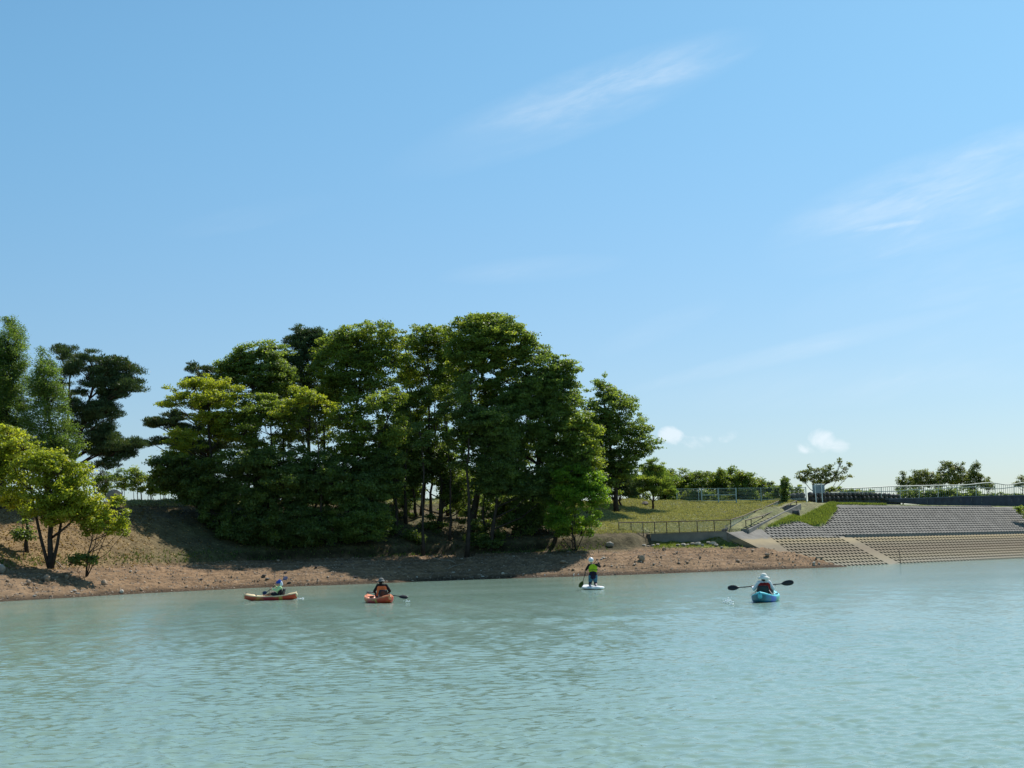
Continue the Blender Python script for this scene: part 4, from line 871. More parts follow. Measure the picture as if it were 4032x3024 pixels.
# dark stone wall behind the sign
def stonewall(name, label, pts, D, slant=0.0):
    """pts: (px, top y, bottom y)"""
    p0 = P(pts[0][0], pts[0][2], D); root = empty(name, tuple(p0)); tag(root, label, 'wall'); mb = MB()
    r = random.Random(3)
    for (a, t0, b0), (c, t1, b1) in zip(pts[:-1], pts[1:]):
        n = max(1, int((c - a) / 16))
        for i in range(n):
            for j in range(2):
                xa = a + (c - a) * (i + .5 + .3 * (j % 2)) / n; tt = t0 + (t1 - t0) * i / n; bb = b0 + (b1 - b0) * i / n
                yc = tt + (bb - tt) * (j + .5) / 2; Dq = D + slant * (xa - pts[0][0]); q = P(xa, yc, Dq + .1 * r.random())
                mb.ball(q, ((c - a) / n * D / F * .62 * r.uniform(.9, 1.2), .35, (bb - tt) / 2 * D / F * .6 * r.uniform(.9, 1.15)), 8, 5)
    mb.build('stones', stone, root, origin=np.array(p0), smooth=False)
    q0 = [P(pts[0][0], pts[0][1] + 2, D + .2), P(pts[-1][0], pts[-1][1] + 2, D + .2 + slant * (pts[-1][0] - pts[0][0]))]; mb = MB(); h = Vector((0, 0, 1.2)); w_ = Vector((0, .35, 0))
    mb.hexa([q0[0] - h, q0[1] - h, q0[1] - h + w_, q0[0] - h + w_], [q0[0], q0[1], q0[1] + w_, q0[0] + w_]); mb.build('wall_core', stone, root, origin=np.array(p0))
stonewall('stone_wall', 'dark boulder wall with a rounded top between the fence end and the shrub', [(3098, 1944, 1976), (3168, 1940, 1976)], 151)
stonewall('stone_wall', 'long low dark stone wall behind the signboard under the start of the rail', [(3182, 1938, 1974), (3300, 1938, 1970), (3420, 1939, 1968), (3545, 1948, 1972)], 152, .026)

# bridge parapet and wavy railing, running along the dam crest
def crest(s, back, z):
    t = 2 * (float(ztop(s)) - ZB) + 5.24 + float(berm(s)) + back
    return Vector((D0[0] + s * DU[0] + t * DN[0], D0[1] + s * DU[1] + t * DN[1], z))
def crest_px(px, py, back):
    """point above the crest line, at distance back, seen at a photo pixel"""
    lo, hi = -20.0, 110.0
    for _ in range(50):
        m = (lo + hi) / 2; p = crest(m, back, 6.5); x, y = proj(np.array(p.x), np.array(p.y), np.array(p.z))
        if x < px: lo = m
        else: hi = m
    return P(px, py, crest(lo, back, 0).y)
dark_par = simple('dark_parapet_concrete', (.055, .06, .075), .85, .3, 1.0, .2)
par = empty('bridge_parapet', tuple(crest_px(3600, 1975, 1.2))); o_ = np.array(par.location); tag(par, 'long dark low concrete parapet above the block slope at the right', 'parapet')
mb = MB(); pts = [(3500, 1967, 1975), (3607, 1964, 1984), (3793, 1957, 1996), (4035, 1952, 2004), (4400, 1943, 2010), (4800, 1934, 2010)]
for (a, t0, b0), (c, t1, b1) in zip(pts[:-1], pts[1:]):
    A, B, A2, B2 = crest_px(a, t0, .6), crest_px(c, t1, .6), crest_px(a, b0, .6), crest_px(c, b1, .6); bk = Vector((DN[0] * .4, DN[1] * .4, 0))
    mb.hexa([A2, B2, B2 + bk, A2 + bk], [A, B, B + bk, A + bk])
mb.build('parapet_wall', dark_par, par, origin=o_)
mb = MB()
for (a, t0, b0), (c, t1, b1) in zip(pts[:-1], pts[1:]):
    up = Vector((0, 0, .003)); A, B = crest_px(a, t0, .55) + up, crest_px(c, t1, .55) + up; bk = Vector((DN[0] * .5, DN[1] * .5, 0)); h = Vector((0, 0, .1))
    mb.hexa([A, B, B + bk, A + bk], [A + h, B + h, B + bk + h, A + bk + h])
mb.build('coping', simple('parapet_coping', (.12, .13, .15), .8, .2, 2, .2), par, origin=o_)
for px, py, hh in ((3650, 1975, 16), (3783, 1968, 14), (3824, 1966, 12), (3865, 1968, 14), (3865, 1981, 8), (3983, 1972, 12), (4010, 1968, 14), (3720, 1982, 7)):
    a = crest_px(px, py - hh / 2, .6) - Vector((DN[0] * .012, DN[1] * .012, 0)); b_ = a - Vector((0, 0, hh * .028)); u = Vector((DU[0], DU[1], 0)) * .035; t_ = Vector((DN[0] * .02, DN[1] * .02, 0))
    mb = MB(); mb.hexa([b_ - u, b_ + u * .4, b_ + u * .4 + t_, b_ - u + t_], [a - u, a + u, a + u + t_, a - u + t_]); mb.build('lime_streak', concw, par, origin=o_)
wr = empty('wavy_railing', tuple(crest_px(3700, 1958, 1.0))); o_ = np.array(wr.location); tag(wr, 'pale handrail with a wave-shaped top and dark balusters along the bridge', 'railing')
def interp_px(tbl, x): return float(np.interp(x, [a for a, _ in tbl], [b_ for _, b_ in tbl]))
topt = [(3310, 1924), (3420, 1920), (3513, 1915), (3600, 1913), (3700, 1911), (3780, 1910), (3820, 1908), (3860, 1903), (3895, 1900), (3925, 1903), (3957, 1909), (3985, 1908), (4020, 1901), (4045, 1899), (4080, 1904), (4110, 1908), (4150, 1902), (4200, 1896), (4400, 1892)]
lowt = [(3270, 1939), (3420, 1937), (3500, 1935), (3540, 1934), (3580, 1929), (3610, 1927), (3640, 1930), (3660, 1930), (3710, 1925), (3760, 1920), (3830, 1917), (3870, 1920), (3900, 1922), (3935, 1925), (3965, 1921), (4005, 1916), (4040, 1917), (4080, 1922), (4120, 1920), (4200, 1912), (4400, 1908)]
xs_ = np.arange(3310, 4400, 9.0); mb = MB()
def smooth_tbl(tbl, x): return (interp_px(tbl, x - 10) + 2 * interp_px(tbl, x) + interp_px(tbl, x + 10)) / 4
mb.tube([crest_px(x, smooth_tbl(topt, x), 1.0) for x in xs_], .055, 6); mb.build('top_rail', railp, wr, origin=o_)
mb = MB(); mb.tube([crest_px(x, smooth_tbl(lowt, x), .95) for x in np.arange(3272, 4400, 9.0)], .04, 6); mb.build('lower_rail', railp, wr, origin=o_)
base_y = lambda x: np.interp(x, [3310, 3420, 3500, 3607, 3793, 4035, 4400], [1938, 1945, 1962, 1964, 1957, 1952, 1943])
bx = [x for x in np.arange(3320, 4150, 8.3)]
big = bx[::9]
for x in bx[:99]:
    A = crest_px(x, smooth_tbl(topt, x), 1.0); B = crest_px(x + .8, float(base_y(x)) + 3, 1.0); mb = MB(); mb.bar(A, B, .075 if x in big else .032); mb.build('baluster', railp if x in big else dkgreen, wr, origin=o_)
# culvert pipe and marker stake
mb = MB(); a = P(3105, 2018, 141); mb.tube([a, a + Vector((.9, -.3, -.05))], .28, 12); mb.tube([a + Vector((.9, -.3, -.05)), a + Vector((.95, -.32, -.05))], .33, 12)
tag(mb.build('drain_pipe', stone, None, tuple(a), origin=np.array(a), smooth=True), 'dark round drain pipe end beside the stairs near their top', 'pipe')
mb = MB(); a = PD(3545, 2170); b_ = PD(3546, 2214); sp = Vector((b_.x, b_.y, b_.z)); mb.tube([sp, sp + Vector((-.05, 0, .55)), sp + Vector((-.08, 0, 1.15))], .03, 6)
tag(mb.build('marker_stake', rust, None, tuple(sp), origin=np.array(sp)), 'thin brown stake standing at the waterline against the block slope', 'stake')
tree('shrub', 'green shrub on the dam slope cut by the right edge', 'mix', 166, 4040, [(4030, 2005, 28, 14, 0), (4050, 2020, 30, 16, 0), (4010, 1998, 16, 8, 0), (4070, 2010, 30, 20, 0)], cat='shrub', trunk_r=.03, dens=1.2, clr=.7)

# ------------------------------------------------------------------ rocks and litter
def rockmesh(seed, sub=2, sq=.65, mat=None, rough=.5):
    r = np.random.default_rng(seed)
    import bmesh
    bm = bmesh.new(); bmesh.ops.create_icosphere(bm, subdivisions=sub, radius=1)
    dirs = r.normal(size=(9, 3)); dirs /= np.linalg.norm(dirs, axis=1)[:, None]; cut = .55 + .35 * r.random(9)
    st_ = np.array([1, r.uniform(.65, 1), sq * r.uniform(.8, 1.15)])
    for v in bm.verts:
        p = np.array(v.co)
        for d, c in zip(dirs, cut):
            k = p @ d
            if k > c: p = p - d * (k - c) * .9
        p = p * (1 + .05 * r.normal()) * st_; v.co = p
    me = bpy.data.meshes.new('rock'); bm.to_mesh(me); bm.free(); me.materials.append(mat); return me
r_brown = simple('rock_brown', (.36, .26, .18), .9, .25, 2.5, .2, .6)
r_pale = simple('rock_pale', (.48, .42, .35), .9, .25, 2.5, .2, .6)
r_dark = simple('rock_dark', (.13, .11, .10), .9, .3, 1.5, .2, .8)
r_grey = simple('rock_grey', (.30, .27, .23), .9, .2, 2, .2, .6)
r_white = simple('white_debris', (.8, .8, .78), .7, .05, 2, .3)
RM = {k: [rockmesh(i * 7 + j, 2, .65, m) for j in range(4)] for i, (k, m) in enumerate((('brown', r_brown), ('pale', r_pale), ('dark', r_dark), ('grey', r_grey), ('white', r_white)))}
def groundhit(px, py):
    """first terrain point behind a photo pixel"""
    D = np.arange(80, 165, .1); p = CMN @ np.array([(px - 2016) / F, -(py - 1512) / F, -1.0]); p = p / p[1]
    x = p[0] * D; z = p[2] * D + CAMZ; h = H(x, D, True); i = np.argmax(h >= z) if np.any(h >= z) else np.argmax((h - z)[20:]) + 20; return Vector((x[i], D[i], h[i]))
nrk = [0]
def rock(px, py, size, kind, label, cat='rock', group=None, squash=1.0, name='rock', sink=.25):
    g = groundhit(px, py); me = RM[kind][nrk[0] % 4]; nrk[0] += 1
    o = bpy.data.objects.new(name, me); COL.objects.link(o); o.location = (g.x, g.y, g.z + size * .65 * squash * (1 - sink) * .5)
    o.rotation_euler = (random.uniform(-.2, .2), random.uniform(-.2, .2), random.uniform(0, 6.28)); o.scale = (size / 2, size / 2, size / 2 * squash * 1.3)
    tag(o, label, cat, group); return o
rock(0, 2255, .85, 'grey', 'rounded grey boulder on the beach cut by the left edge', 'boulder')
rock(2402, 2155, .72, 'grey', 'round dark grey boulder at the foot of the bank, left of the concrete wall', 'boulder', squash=1.1)
rock(2527, 2208, .55, 'brown', 'brown upright rock alone on the bare beach below the wall', squash=1.2)
rock(2516, 2193, .28, 'brown', 'small pointed rock standing against the upright brown rock')
rock(2376, 2200, .32, 'pale', 'cream split stone on the beach just right of the kneeling paddler', squash=.8)
rock(2369, 2204, .3, 'pale', 'lower half of the cream split stone near the kneeling paddler', squash=.6)
rock(2216, 2217, .6, 'brown', 'flat reddish rock on the sunlit beach left of the kneeling paddler', squash=.6)
rock(1980, 2262, .3, 'pale', 'whitish stone at the waterline below the edge of the tree shadow')
rock(2259, 2267, .13, 'white', 'tiny white lump at the waterline left of the paddle board', 'debris', name='debris')
rock(2277, 2264, .12, 'white', 'second tiny white lump at the waterline beside the first', 'debris', name='debris')
rock(2145, 2267, .13, 'white', 'tiny white lump at the waterline well left of the paddle board', 'debris', name='debris')
rock(1642, 2277, .2, 'pale', 'pale stone at the waterline in the shade right of the orange-vested kayaker')
rock(185, 2290, .55, 'brown', 'pointed tan rock in the middle of the left sunlit beach')
rock(262, 2280, .36, 'brown', 'tan rock a little right of the pointed tan one on the left beach')
rock(412, 2303, .5, 'brown', 'angular brown rock, largest on the right half of the left sunlit beach', squash=1.1)
rock(478, 2336, .4, 'pale', 'pale stone sitting at the water edge of the left beach')
rock(112, 2303, .4, 'brown', 'brown rock left of the pointed tan one on the left beach')
rock(2665, 1990, .001, 'dark', 'x') if False else None
rock(2541, 1988, .95, 'dark', 'dark weathered rock on the dry grass left of the pale fence', squash=.6)
rock(20, 1985, 2.0, 'dark', 'large dark boulder on the slope at the left edge under the yellow tree', 'boulder', squash=1.2)
rock(70, 2000, 1.3, 'dark', 'dark boulder beside the largest one at the left edge', 'boulder', squash=.9)
rock(450, 1975, 1.5, 'grey', 'grey standing rock behind the bright sapling on the skyline', 'boulder', squash=1.1)
rock(455, 2000, .9, 'dark', 'dark low rock in front of the grey standing rock', 'boulder')
rock(2862, 2092, .5, 'dark', 'dark lump on the corner where the wall meets the wing wall', squash=1.0)
rock(2848, 2093, .4, 'dark', 'dark lump on the wall top left of the corner one', squash=1.0)
rock(2615, 2168, .42, 'brown', 'brown stone on the beach below the right part of the wall')
rock(3020, 2190, .55, 'brown', 'brown rock on the beach just below the end of the wing wall', squash=.7)
rock(2905, 2212, .4, 'brown', 'brown rock on the beach below the wing wall, nearer the water', squash=.8)
rock(2757, 2200, .25, 'dark', 'small dark stone alone on the beach above the paddled blue kayak')
rock(3205, 2222, .4, 'pale', 'pale stone heap at the water edge where the dirt meets the blocks')
rock(3225, 2224, .3, 'grey', 'grey stone right of the pale heap at the water edge')
for i, (x, y, s_z) in enumerate([(2668, 2150, .4), (2690, 2150, .55), (2708, 2149, .4), (2728, 2147, .6), (2748, 2148, .7), (2765, 2152, .5), (2790, 2142, .55), (2806, 2146, .7), (2820, 2152, .45), (2842, 2158, .35), (2590, 2148, .4), (2570, 2152, .45), (2552, 2155, .35), (2535, 2150, .4)]):
    rock(x, y, s_z, 'pale' if i % 3 else 'grey', ORD[i % 12] + (' from the left' if i < 10 else ' (counting on)') + ' of the pale rubble below the concrete wall' if i < 10 else ['grey', 'pale', 'pale', 'grey'][i - 10] + ' flat stone in the short row left of the rubble, ' + ['nearest it', 'second from it', 'third from it', 'farthest from it'][i - 10], 'rubble', group='rubble below the concrete wall', squash=.7)
zones = [('small stone scattered on the sunlit left beach', 20, 640, 2262, 2350, 60, ('brown', 'pale', 'brown'), 'stones on the left beach'),
         ('dark stone in the shaded beach below the grove', 640, 1700, 2215, 2300, 60, ('grey', 'dark', 'brown'), 'stones on the shaded beach'),
         ('small stone scattered on the sunlit beach between grove shadow and blocks', 1750, 3250, 2190, 2270, 90, ('brown', 'pale', 'grey'), 'stones on the right beach')]
rr0 = random.Random(11)
for lab, x0, x1, y0, y1, n_, kk, gp in zones:
    c = 0; tries = 0
    while c < n_ and tries < n_ * 8:
        tries += 1
        x = rr0.uniform(x0, x1); f = rr0.random() ** .7; yw = 2360 - (x - 0) * .0525 if x < 1400 else 2300 - (x - 1400) * .0335
        yt = 2235 - x * .028 if x < 2000 else 2180 - (x - 2000) * .02
        y = yt + (yw - yt) * f - 3
        g = groundhit(x, y)
        if not (.04 < g.z < 2.0): continue
        rock(x, y, rr0.choice((.1, .12, .15, .2, .27)) * (1.2 if 'dark' in lab else 1), kk[c % 3], lab, 'stone', gp, squash=.6, name='stone'); c += 1
# gravel too small to count
def scatter(n, xr, zr, rg, cond=None):
    out = []
    x = rg.uniform(xr[0], xr[1], n * 6); y = rg.uniform(80, 140, n * 6); z = H(x, y); px = 2036 + x / y * 5868
    m = (z > zr[0]) & (z < zr[1]) & (px > -200) & (px < 4300)
    if cond is not None: m &= cond(px, z, x, y)
    x, y, z, px = x[m][:n], y[m][:n], z[m][:n], px[m][:n]; return x, y, z, px
rg = np.random.default_rng(5)
x, y, z, px = scatter(15000, (-42, 30), (.02, 1.95), rg, lambda px, z, x, y: px < 3320)
n_ = len(x); sz = .02 + .07 * rg.random(n_) ** 3
octv = np.array([[1, 0, 0], [0, 1, 0], [-1, 0, 0], [0, -1, 0], [0, 0, .8]]); V = octv[None] * sz[:, None, None] * (1 + .3 * rg.normal(size=(n_, 5, 3))); V = V + np.stack([x, y, z + sz * .1], -1)[:, None, :]
fi = np.array([[0, 1, 4], [1, 2, 4], [2, 3, 4], [3, 0, 4]]); Fc = (fi[None] + 5 * np.arange(n_)[:, None, None]).reshape(-1, 3)
gm_, n, l, b = newmat('gravel'); at = n.new('ShaderNodeAttribute'); at.attribute_name = 'tint'; rp = n.new('ShaderNodeValToRGB'); rp.color_ramp.elements[0].color = (.12, .085, .06, 1); rp.color_ramp.elements[1].color = (.40, .30, .21, 1)
l.new(at.outputs['Fac'], rp.inputs[0]); l.new(rp.outputs[0], b.inputs['Base Color']); b.inputs['Roughness'].default_value = .9
tag(mesh_np('gravel', V.reshape(-1, 3), Fc, gm_, fattr=np.repeat(rg.random(n_), 4)), 'loose gravel and clods strewn over the bare beach', 'gravel', kind='stuff')
def blades(name, label, cat, x, y, z, hgt, mat, rg, wid=.03, lean=.5, tintb=0.0):
    n_ = len(x); k = 3; X_ = np.repeat(x, k) + rg.normal(size=n_ * k) * .06; Y_ = np.repeat(y, k) + rg.normal(size=n_ * k) * .06; Z_ = np.repeat(z, k) - .03
    h = hgt * (.5 + .8 * rg.random(n_ * k)); a = rg.random(n_ * k) * 6.283; ln = lean * h * rg.random(n_ * k); w_ = wid * (.6 + .8 * rg.random(n_ * k))
    b0 = np.stack([X_ - w_ * np.cos(a), Y_ - w_ * np.sin(a), Z_], -1); b1 = np.stack([X_ + w_ * np.cos(a), Y_ + w_ * np.sin(a), Z_], -1)
    a2 = rg.random(n_ * k) * 6.283; t_ = np.stack([X_ + ln * np.cos(a2), Y_ + ln * np.sin(a2), Z_ + h], -1)
    V = np.stack([b0, b1, t_], 1).reshape(-1, 3); Fc = np.arange(len(V)).reshape(-1, 3)
    tag(mesh_np(name, V, Fc, mat, fattr=np.clip(rg.random(n_ * k) * .8 + tintb, 0, 1)), label, cat, kind='stuff')
gdry = leafmat('grass_dry', [(0, (.18, .19, .085)), (.5, (.33, .32, .16)), (1, (.52, .46, .27))], .3, .7)
ggreen = leafmat('grass_green', [(0, (.10, .14, .035)), (.6, (.18, .23, .055)), (1, (.32, .31, .12))], .4, .6)
gweed = leafmat('weeds_dark', [(0, (.05, .09, .02)), (.6, (.10, .15, .03)), (1, (.22, .20, .08))], .35, .6)
glitter = leafmat('fallen_leaves', [(0, (.10, .07, .035)), (.5, (.25, .155, .065)), (1, (.52, .37, .17))], .2, .8)
def onroot(xr, yr, n, cond):
    x = rg.uniform(*xr, n); y = rg.uniform(*yr, n); z = H(x, y); px = 2036 + x / y * 5868; s_, t_ = to_st(x, y); g1, g2 = side(x, y)
    m = cond(px, z, x, y, s_, t_, g1, g2); return x[m], y[m], z[m]
x, y, z = onroot((4, 32), (120, 152), 90000, lambda px, z, x, y, s, t, a, b: (px > 2250) & (z > 2.65 + .7 * (px < 2565)) & ~((a > 0) & (y < C0.y)) & (b < -.8) & ~((px > 2560) & (y < 129.2)))
blades('dry_grass', 'short dry olive grass on the slope behind the concrete wall', 'grass', x, y, z, .14, gdry, rg, .03)
x, y, z = onroot((14, 45), (124, 156), 160000, lambda px, z, x, y, s, t, a, b: (inpoly(s, t, G_EDGE) | (z > 5.9)) & (b > 1.5) & (px > 2900) & (px < 3560))
blades('green_grass', 'bright green grass on the left shoulder of the block slope', 'grass', x, y, z, .2, ggreen, rg, .03)
x, y, z = onroot((10, 24), (123, 129), 16000, lambda px, z, x, y, s, t, a, b: (px > 2570) & (px < 3010) & (z > 1.75) & (z < 2.75) & (y < 128.1) & (a < .1) & (rg.random(len(px)) < .7 * sstep(1.8, 2.6, z)))
blades('green_weeds', 'fringe of green weeds at the foot of the concrete wall', 'grass', x, y, z, .16, ggreen, rg, .03)
x, y, z = onroot((-42, 12), (88, 128), 40000, lambda px, z, x, y, s, t, a, b: (px > -150) & (px < 2400) & (z > 1.95) & (z < 3.1) & (rg.random(len(px)) < sstep(3.1, 2.2, z)))
blades('bank_weeds', 'dark weeds and grass overhanging the foot of the shaded bank', 'weeds', x, y, z, .2, gweed, rg, .035)
x, y, z = onroot((-40, 10), (110, 150), 60000, lambda px, z, x, y, s, t, a, b: (px > 350) & (px < 2300) & (z > 6.6))
blades('crest_grass', 'thin grass on the flat crest behind the grove', 'grass', x, y, z, .14, gdry, rg, .03)
x, y, z = onroot((-42, 12), (90, 136), 70000, lambda px, z, x, y, s, t, a, b: (px > -150) & (px < 2300) & (z > 1.7) & (z < 6.9) & (rg.random(len(px)) < np.where(px < 600, .95, .3)))
n_ = len(x); c = np.stack([x, y, z + .03], -1); v, f, tint = leaves_at(c, np.full((n_, 3), .02), np.ones(n_, int), .16, rg, .7, 3.0)
tag(mesh_np('fallen_leaves', v, f, glitter, fattr=np.clip(tint + .1, 0, 1)), 'dry fallen leaves covering the bank under the trees', 'leaves', kind='stuff')
# driftwood
def stick(name, label, pxs, r, mat, up=.06):
    pts = [groundhit(a, b_) + Vector((0, 0, up + (.05 * (i % 2)))) for i, (a, b_) in enumerate(pxs)]; mb = MB(); mb.tube(pts, [r * (1 - .7 * i / len(pts)) for i in range(len(pts))], 6)
    p = pts[1].lerp(pts[2], .4) if len(pts) > 2 else pts[0]; q = p + Vector((.5, -.2, .15)); mb.tube([p, p.lerp(q, .5), q], [r * .5, r * .4, r * .15], 5)
    tag(mb.build(name, mat, None, tuple(pts[0]), origin=np.array(pts[0]), smooth=True), label, 'branch')
drift = simple('driftwood', (.30, .25, .20), .9, .2, 4, .1)
stick('fallen_branch', 'long bare fallen branch lying on the shaded beach', [(1690, 2195), (1710, 2203), (1740, 2210), (1775, 2212), (1795, 2222)], .05, drift)
stick('fallen_branch', 'thin forked twig lying below the long branch toward the water', [(1765, 2242), (1790, 2234), (1815, 2228), (1822, 2226)], .035, drift)
stick('fallen_branch', 'pale stick poking down from the bank under the forked yellow tree', [(218, 2216), (232, 2226), (245, 2238), (255, 2248)], .05, drift)
stick('driftwood_plank', 'weathered plank lying along the dirt edge against the lower blocks', [(3215, 2203), (3245, 2200), (3275, 2203), (3296, 2209)], .09, r_brown, .1)

# ------------------------------------------------------------------ boats and people
def splashy(name, label, at, n, spread, r, rg_):
    mb = MB()
    for i in range(n):
        p = Vector(at) + Vector((rg_.gauss(0, spread[0]), rg_.gauss(0, spread[1]), abs(rg_.gauss(0, spread[2]))))
        k = r * rg_.uniform(.4, 1.2); mb.ball(p, (k * 1.3, k, k), 6, 4)
    return tag(mb.build(name, foam, None, tuple(at), origin=np.array(at), smooth=True), label, 'splash', kind='stuff')
foam = simple('white_water', (.85, .9, .9), .25, .03, 8, .5)

def hullmat(name, kind):
    m, n, l, b = newmat(name); t = n.new('ShaderNodeTexCoord'); sx = n.new('ShaderNodeSeparateXYZ'); l.new(t.outputs['Object'], sx.inputs[0])
    no = n.new('ShaderNodeTexNoise'); no.inputs['Scale'].default_value = 1.7; no.inputs['Detail'].default_value = 2; l.new(t.outputs['Object'], no.inputs['Vector'])
    ad = n.new('ShaderNodeMath'); ad.operation = 'MULTIPLY_ADD'; ad.inputs[1].default_value = .5 if kind == 'fire' else .35; l.new(no.outputs['Fac'], ad.inputs[0])
    sc = n.new('ShaderNodeMath'); sc.operation = 'MULTIPLY_ADD'; sc.inputs[1].default_value = 1 / 2.8; sc.inputs[2].default_value = .25; l.new(sx.outputs[1], sc.inputs[0]); l.new(sc.outputs[0], ad.inputs[2])
    r = n.new('ShaderNodeValToRGB'); l.new(ad.outputs[0], r.inputs[0]); e = r.color_ramp.elements
    if kind == 'fire': stops = [(.0, (.80, .42, .10)), (.04, (.70, .34, .07)), (.08, (.60, .06, .02)), (.24, (.56, .035, .02)), (.28, (.62, .34, .06)), (.32, (.50, .32, .06)), (.36, (.50, .04, .03)), (.6, (.46, .03, .05)), (.68, (.60, .26, .06)), (.75, (.55, .08, .04)), (1, (.58, .10, .05))]
    else: stops = [(.0, (.02, .14, .20)), (.05, (.03, .22, .38)), (.10, (.012, .10, .62)), (.24, (.015, .16, .70)), (.34, (.05, .45, .42)), (.48, (.16, .62, .42)), (.62, (.06, .42, .46)), (1, (.10, .60, .62))]
    while len(e) < len(stops): e.new(.5)
    for q, (p, c) in zip(e, stops): q.position = p; q.color = list(c) + [1]
    l.new(r.outputs[0], b.inputs['Base Color']); b.inputs['Roughness'].default_value = .38; b.inputs['Specular IOR Level'].default_value = .45
    return m
black = simple('black_plastic', (.015, .014, .018), .5, .2, 10, .4)
def kayak(name, label, loc, heading, Lg, Wd, kind, deck_col, seat_y=-.15):
    root = empty(name, loc, heading); tag(root, label, 'kayak')
    ns, prof = 41, 13; V = []
    for i in range(ns):
        s = -1 + 2 * i / (ns - 1); y = s * Lg / 2
        wv = Wd / 2 * max(.02, (1 - abs(s) ** (2.6 if s < 0 else 2.1)) ** (.62)); k = abs(s) ** 3
        zb = -.09 + .16 * k * (1.0 if s > 0 else .7); zt = .17 + .12 * abs(s) ** 2.4
        rec = .12 * max(0.0, 1 - (abs(s + .06) / .62) ** 6); cr_ = .03 * (1 - rec / .12)
        ring = [(-.0, zb), (.5, zb + .012), (.82, zb + .05), (.97, zb + .12), (1.0, zt - .045), (.985, zt - .015), (.93, zt), (.80, zt + .002), (.70, zt - .3 * rec), (.60, zt - rec + cr_), (.3, zt - rec + cr_ + .01), (0, zt - rec + cr_ + .012)]
        right = [(a * wv, y, z_) for a, z_ in ring]; left = [(-a * wv, y, z_) for a, z_ in ring[-2:0:-1]]
        V += right + left
    m = 2 * 12 - 2; Fq = []
    for i in range(ns - 1):
        for j in range(m): Fq.append([i * m + j, i * m + (j + 1) % m, (i + 1) * m + (j + 1) % m, (i + 1) * m + j])
    Fq = np.array(Fq); jj = np.arange(len(Fq)) % m; deckface = (jj >= 4) & (jj < m - 4)
    hull = mesh_np('hull', V, [Fq[:, ::-1]], [hullmat(name + '_hull', kind), deck_col], root, smooth=True, midx=deckface.astype(int))
    # stem and stern caps
    mb = MB()
    for e in (-1, 1): mb.ball((0, e * (Lg / 2 - .03), .18), (.07, .07, .09), 8, 6)
    mb.build('end_cap', deck_col, root, smooth=True)
    for x in (-1, 1):
        mb = MB(); mb.tube([(x * Wd * .42, seat_y + .25, .2), (x * Wd * .46, seat_y + .32, .23), (x * Wd * .46, seat_y + .45, .23), (x * Wd * .42, seat_y + .52, .2)], .012, 5); mb.build('side_handle', black, root)
    mb = MB(); mb.tube([(-.06, Lg / 2 - .12, .31), (0, Lg / 2 - .1, .35), (.06, Lg / 2 - .12, .31)], .014, 5); mb.build('bow_handle', black, root)
    mb = MB(); mb.ball((0, Lg / 2 - .5, .22), (.13, .13, .025), 12, 4); mb.build('hatch_cover', black, root, smooth=True)
    mb = MB(); yb = -Lg / 2 + .55
    for a, b_ in (((-.2, yb), (.2, yb + .3)), ((.2, yb), (-.2, yb + .3)), ((-.2, yb), (.2, yb)), ((-.2, yb + .3), (.2, yb + .3))): mb.bar((a[0], a[1], .225), (b_[0], b_[1], .225), .012)
    mb.build('deck_cord', black, root)
    # folding seat
    seat = MB(); seat.box((0, seat_y, .095), (.40, .38, .03)); sp_ = seat.build('seat_pad', black, root)
    mb = MB(); yb = seat_y - .22; rows = 6
    for sgn in (0,):
        vv = []
        for i in range(rows + 1):
            z_ = .12 + .36 * i / rows; hw = .2 * (1 - .25 * (i / rows) ** 3); yy_ = yb - .08 * i / rows
            for j in range(7):
                u = -1 + j / 3; vv.append((hw * u, yy_ + .05 * u * u, z_))
        n0 = len(vv); vv += [(a, b_ - .035, c) for a, b_, c in vv]; ff = []
        for i in range(rows):
            for j in range(6):
                a = i * 7 + j; ff.append([a, a + 1, a + 8, a + 7]); ff.append([n0 + a, n0 + a + 7, n0 + a + 8, n0 + a + 1])
        for i in range(rows): 
            for j in (0, 6): a = i * 7 + j; ff.append([a, a + 7, n0 + a + 7, n0 + a])
        for j in range(6):
            for i in (0, rows): a = i * 7 + j; ff.append([a, a + 1, n0 + a + 1, n0 + a])
        mb.add(vv, ff)
    mb.build('seat_back', black, root, smooth=True)
    for x in (-1, 1):
        mb = MB(); mb.bar((x * .19, yb - .03, .36), (x * Wd * .43, seat_y + .4, .19), .022, .006); mb.bar((x * .19, yb - .05, .34), (x * Wd * .43, seat_y - .62, .2), .022, .006); mb.build('seat_strap', black, root)
    return root
def body(name, joints, parent, mat, origin, vox=.012, extra=()):
    """joints: list of tapered limbs (p0, r0, p1, r1) fused into one skin"""
    mb = MB()
    for p0, r0, p1, r1 in joints:
        p0 = Vector(p0); p1 = Vector(p1); n = 4
        if (p1 - p0).length > 1e-4: mb.tube([p0.lerp(p1, i / n) for i in range(n + 1)], [r0 + (r1 - r0) * i / n for i in range(n + 1)], 14)
        for p, r in ((p0, r0), (p1, r1)): mb.ball(p, r, 14, 10)
    for c, r in extra: mb.ball(c, r, 16, 12)
    o = mb.build(name, mat, None, origin=origin)
    md = o.modifiers.new('fuse', 'REMESH'); md.mode = 'VOXEL'; md.voxel_size = vox; md.use_smooth_shade = True
    sm = o.modifiers.new('soften', 'SMOOTH'); sm.factor = .5; sm.iterations = 2
    dg = bpy.context.evaluated_depsgraph_get(); me = bpy.data.meshes.new_from_object(o.evaluated_get(dg)); me.name = name
    old = o.data; o.modifiers.clear(); o.data = me; bpy.data.meshes.remove(old)
    for p in me.polygons: p.use_smooth = True
    if not me.materials: me.materials.append(mat)
    o.parent = parent; return o
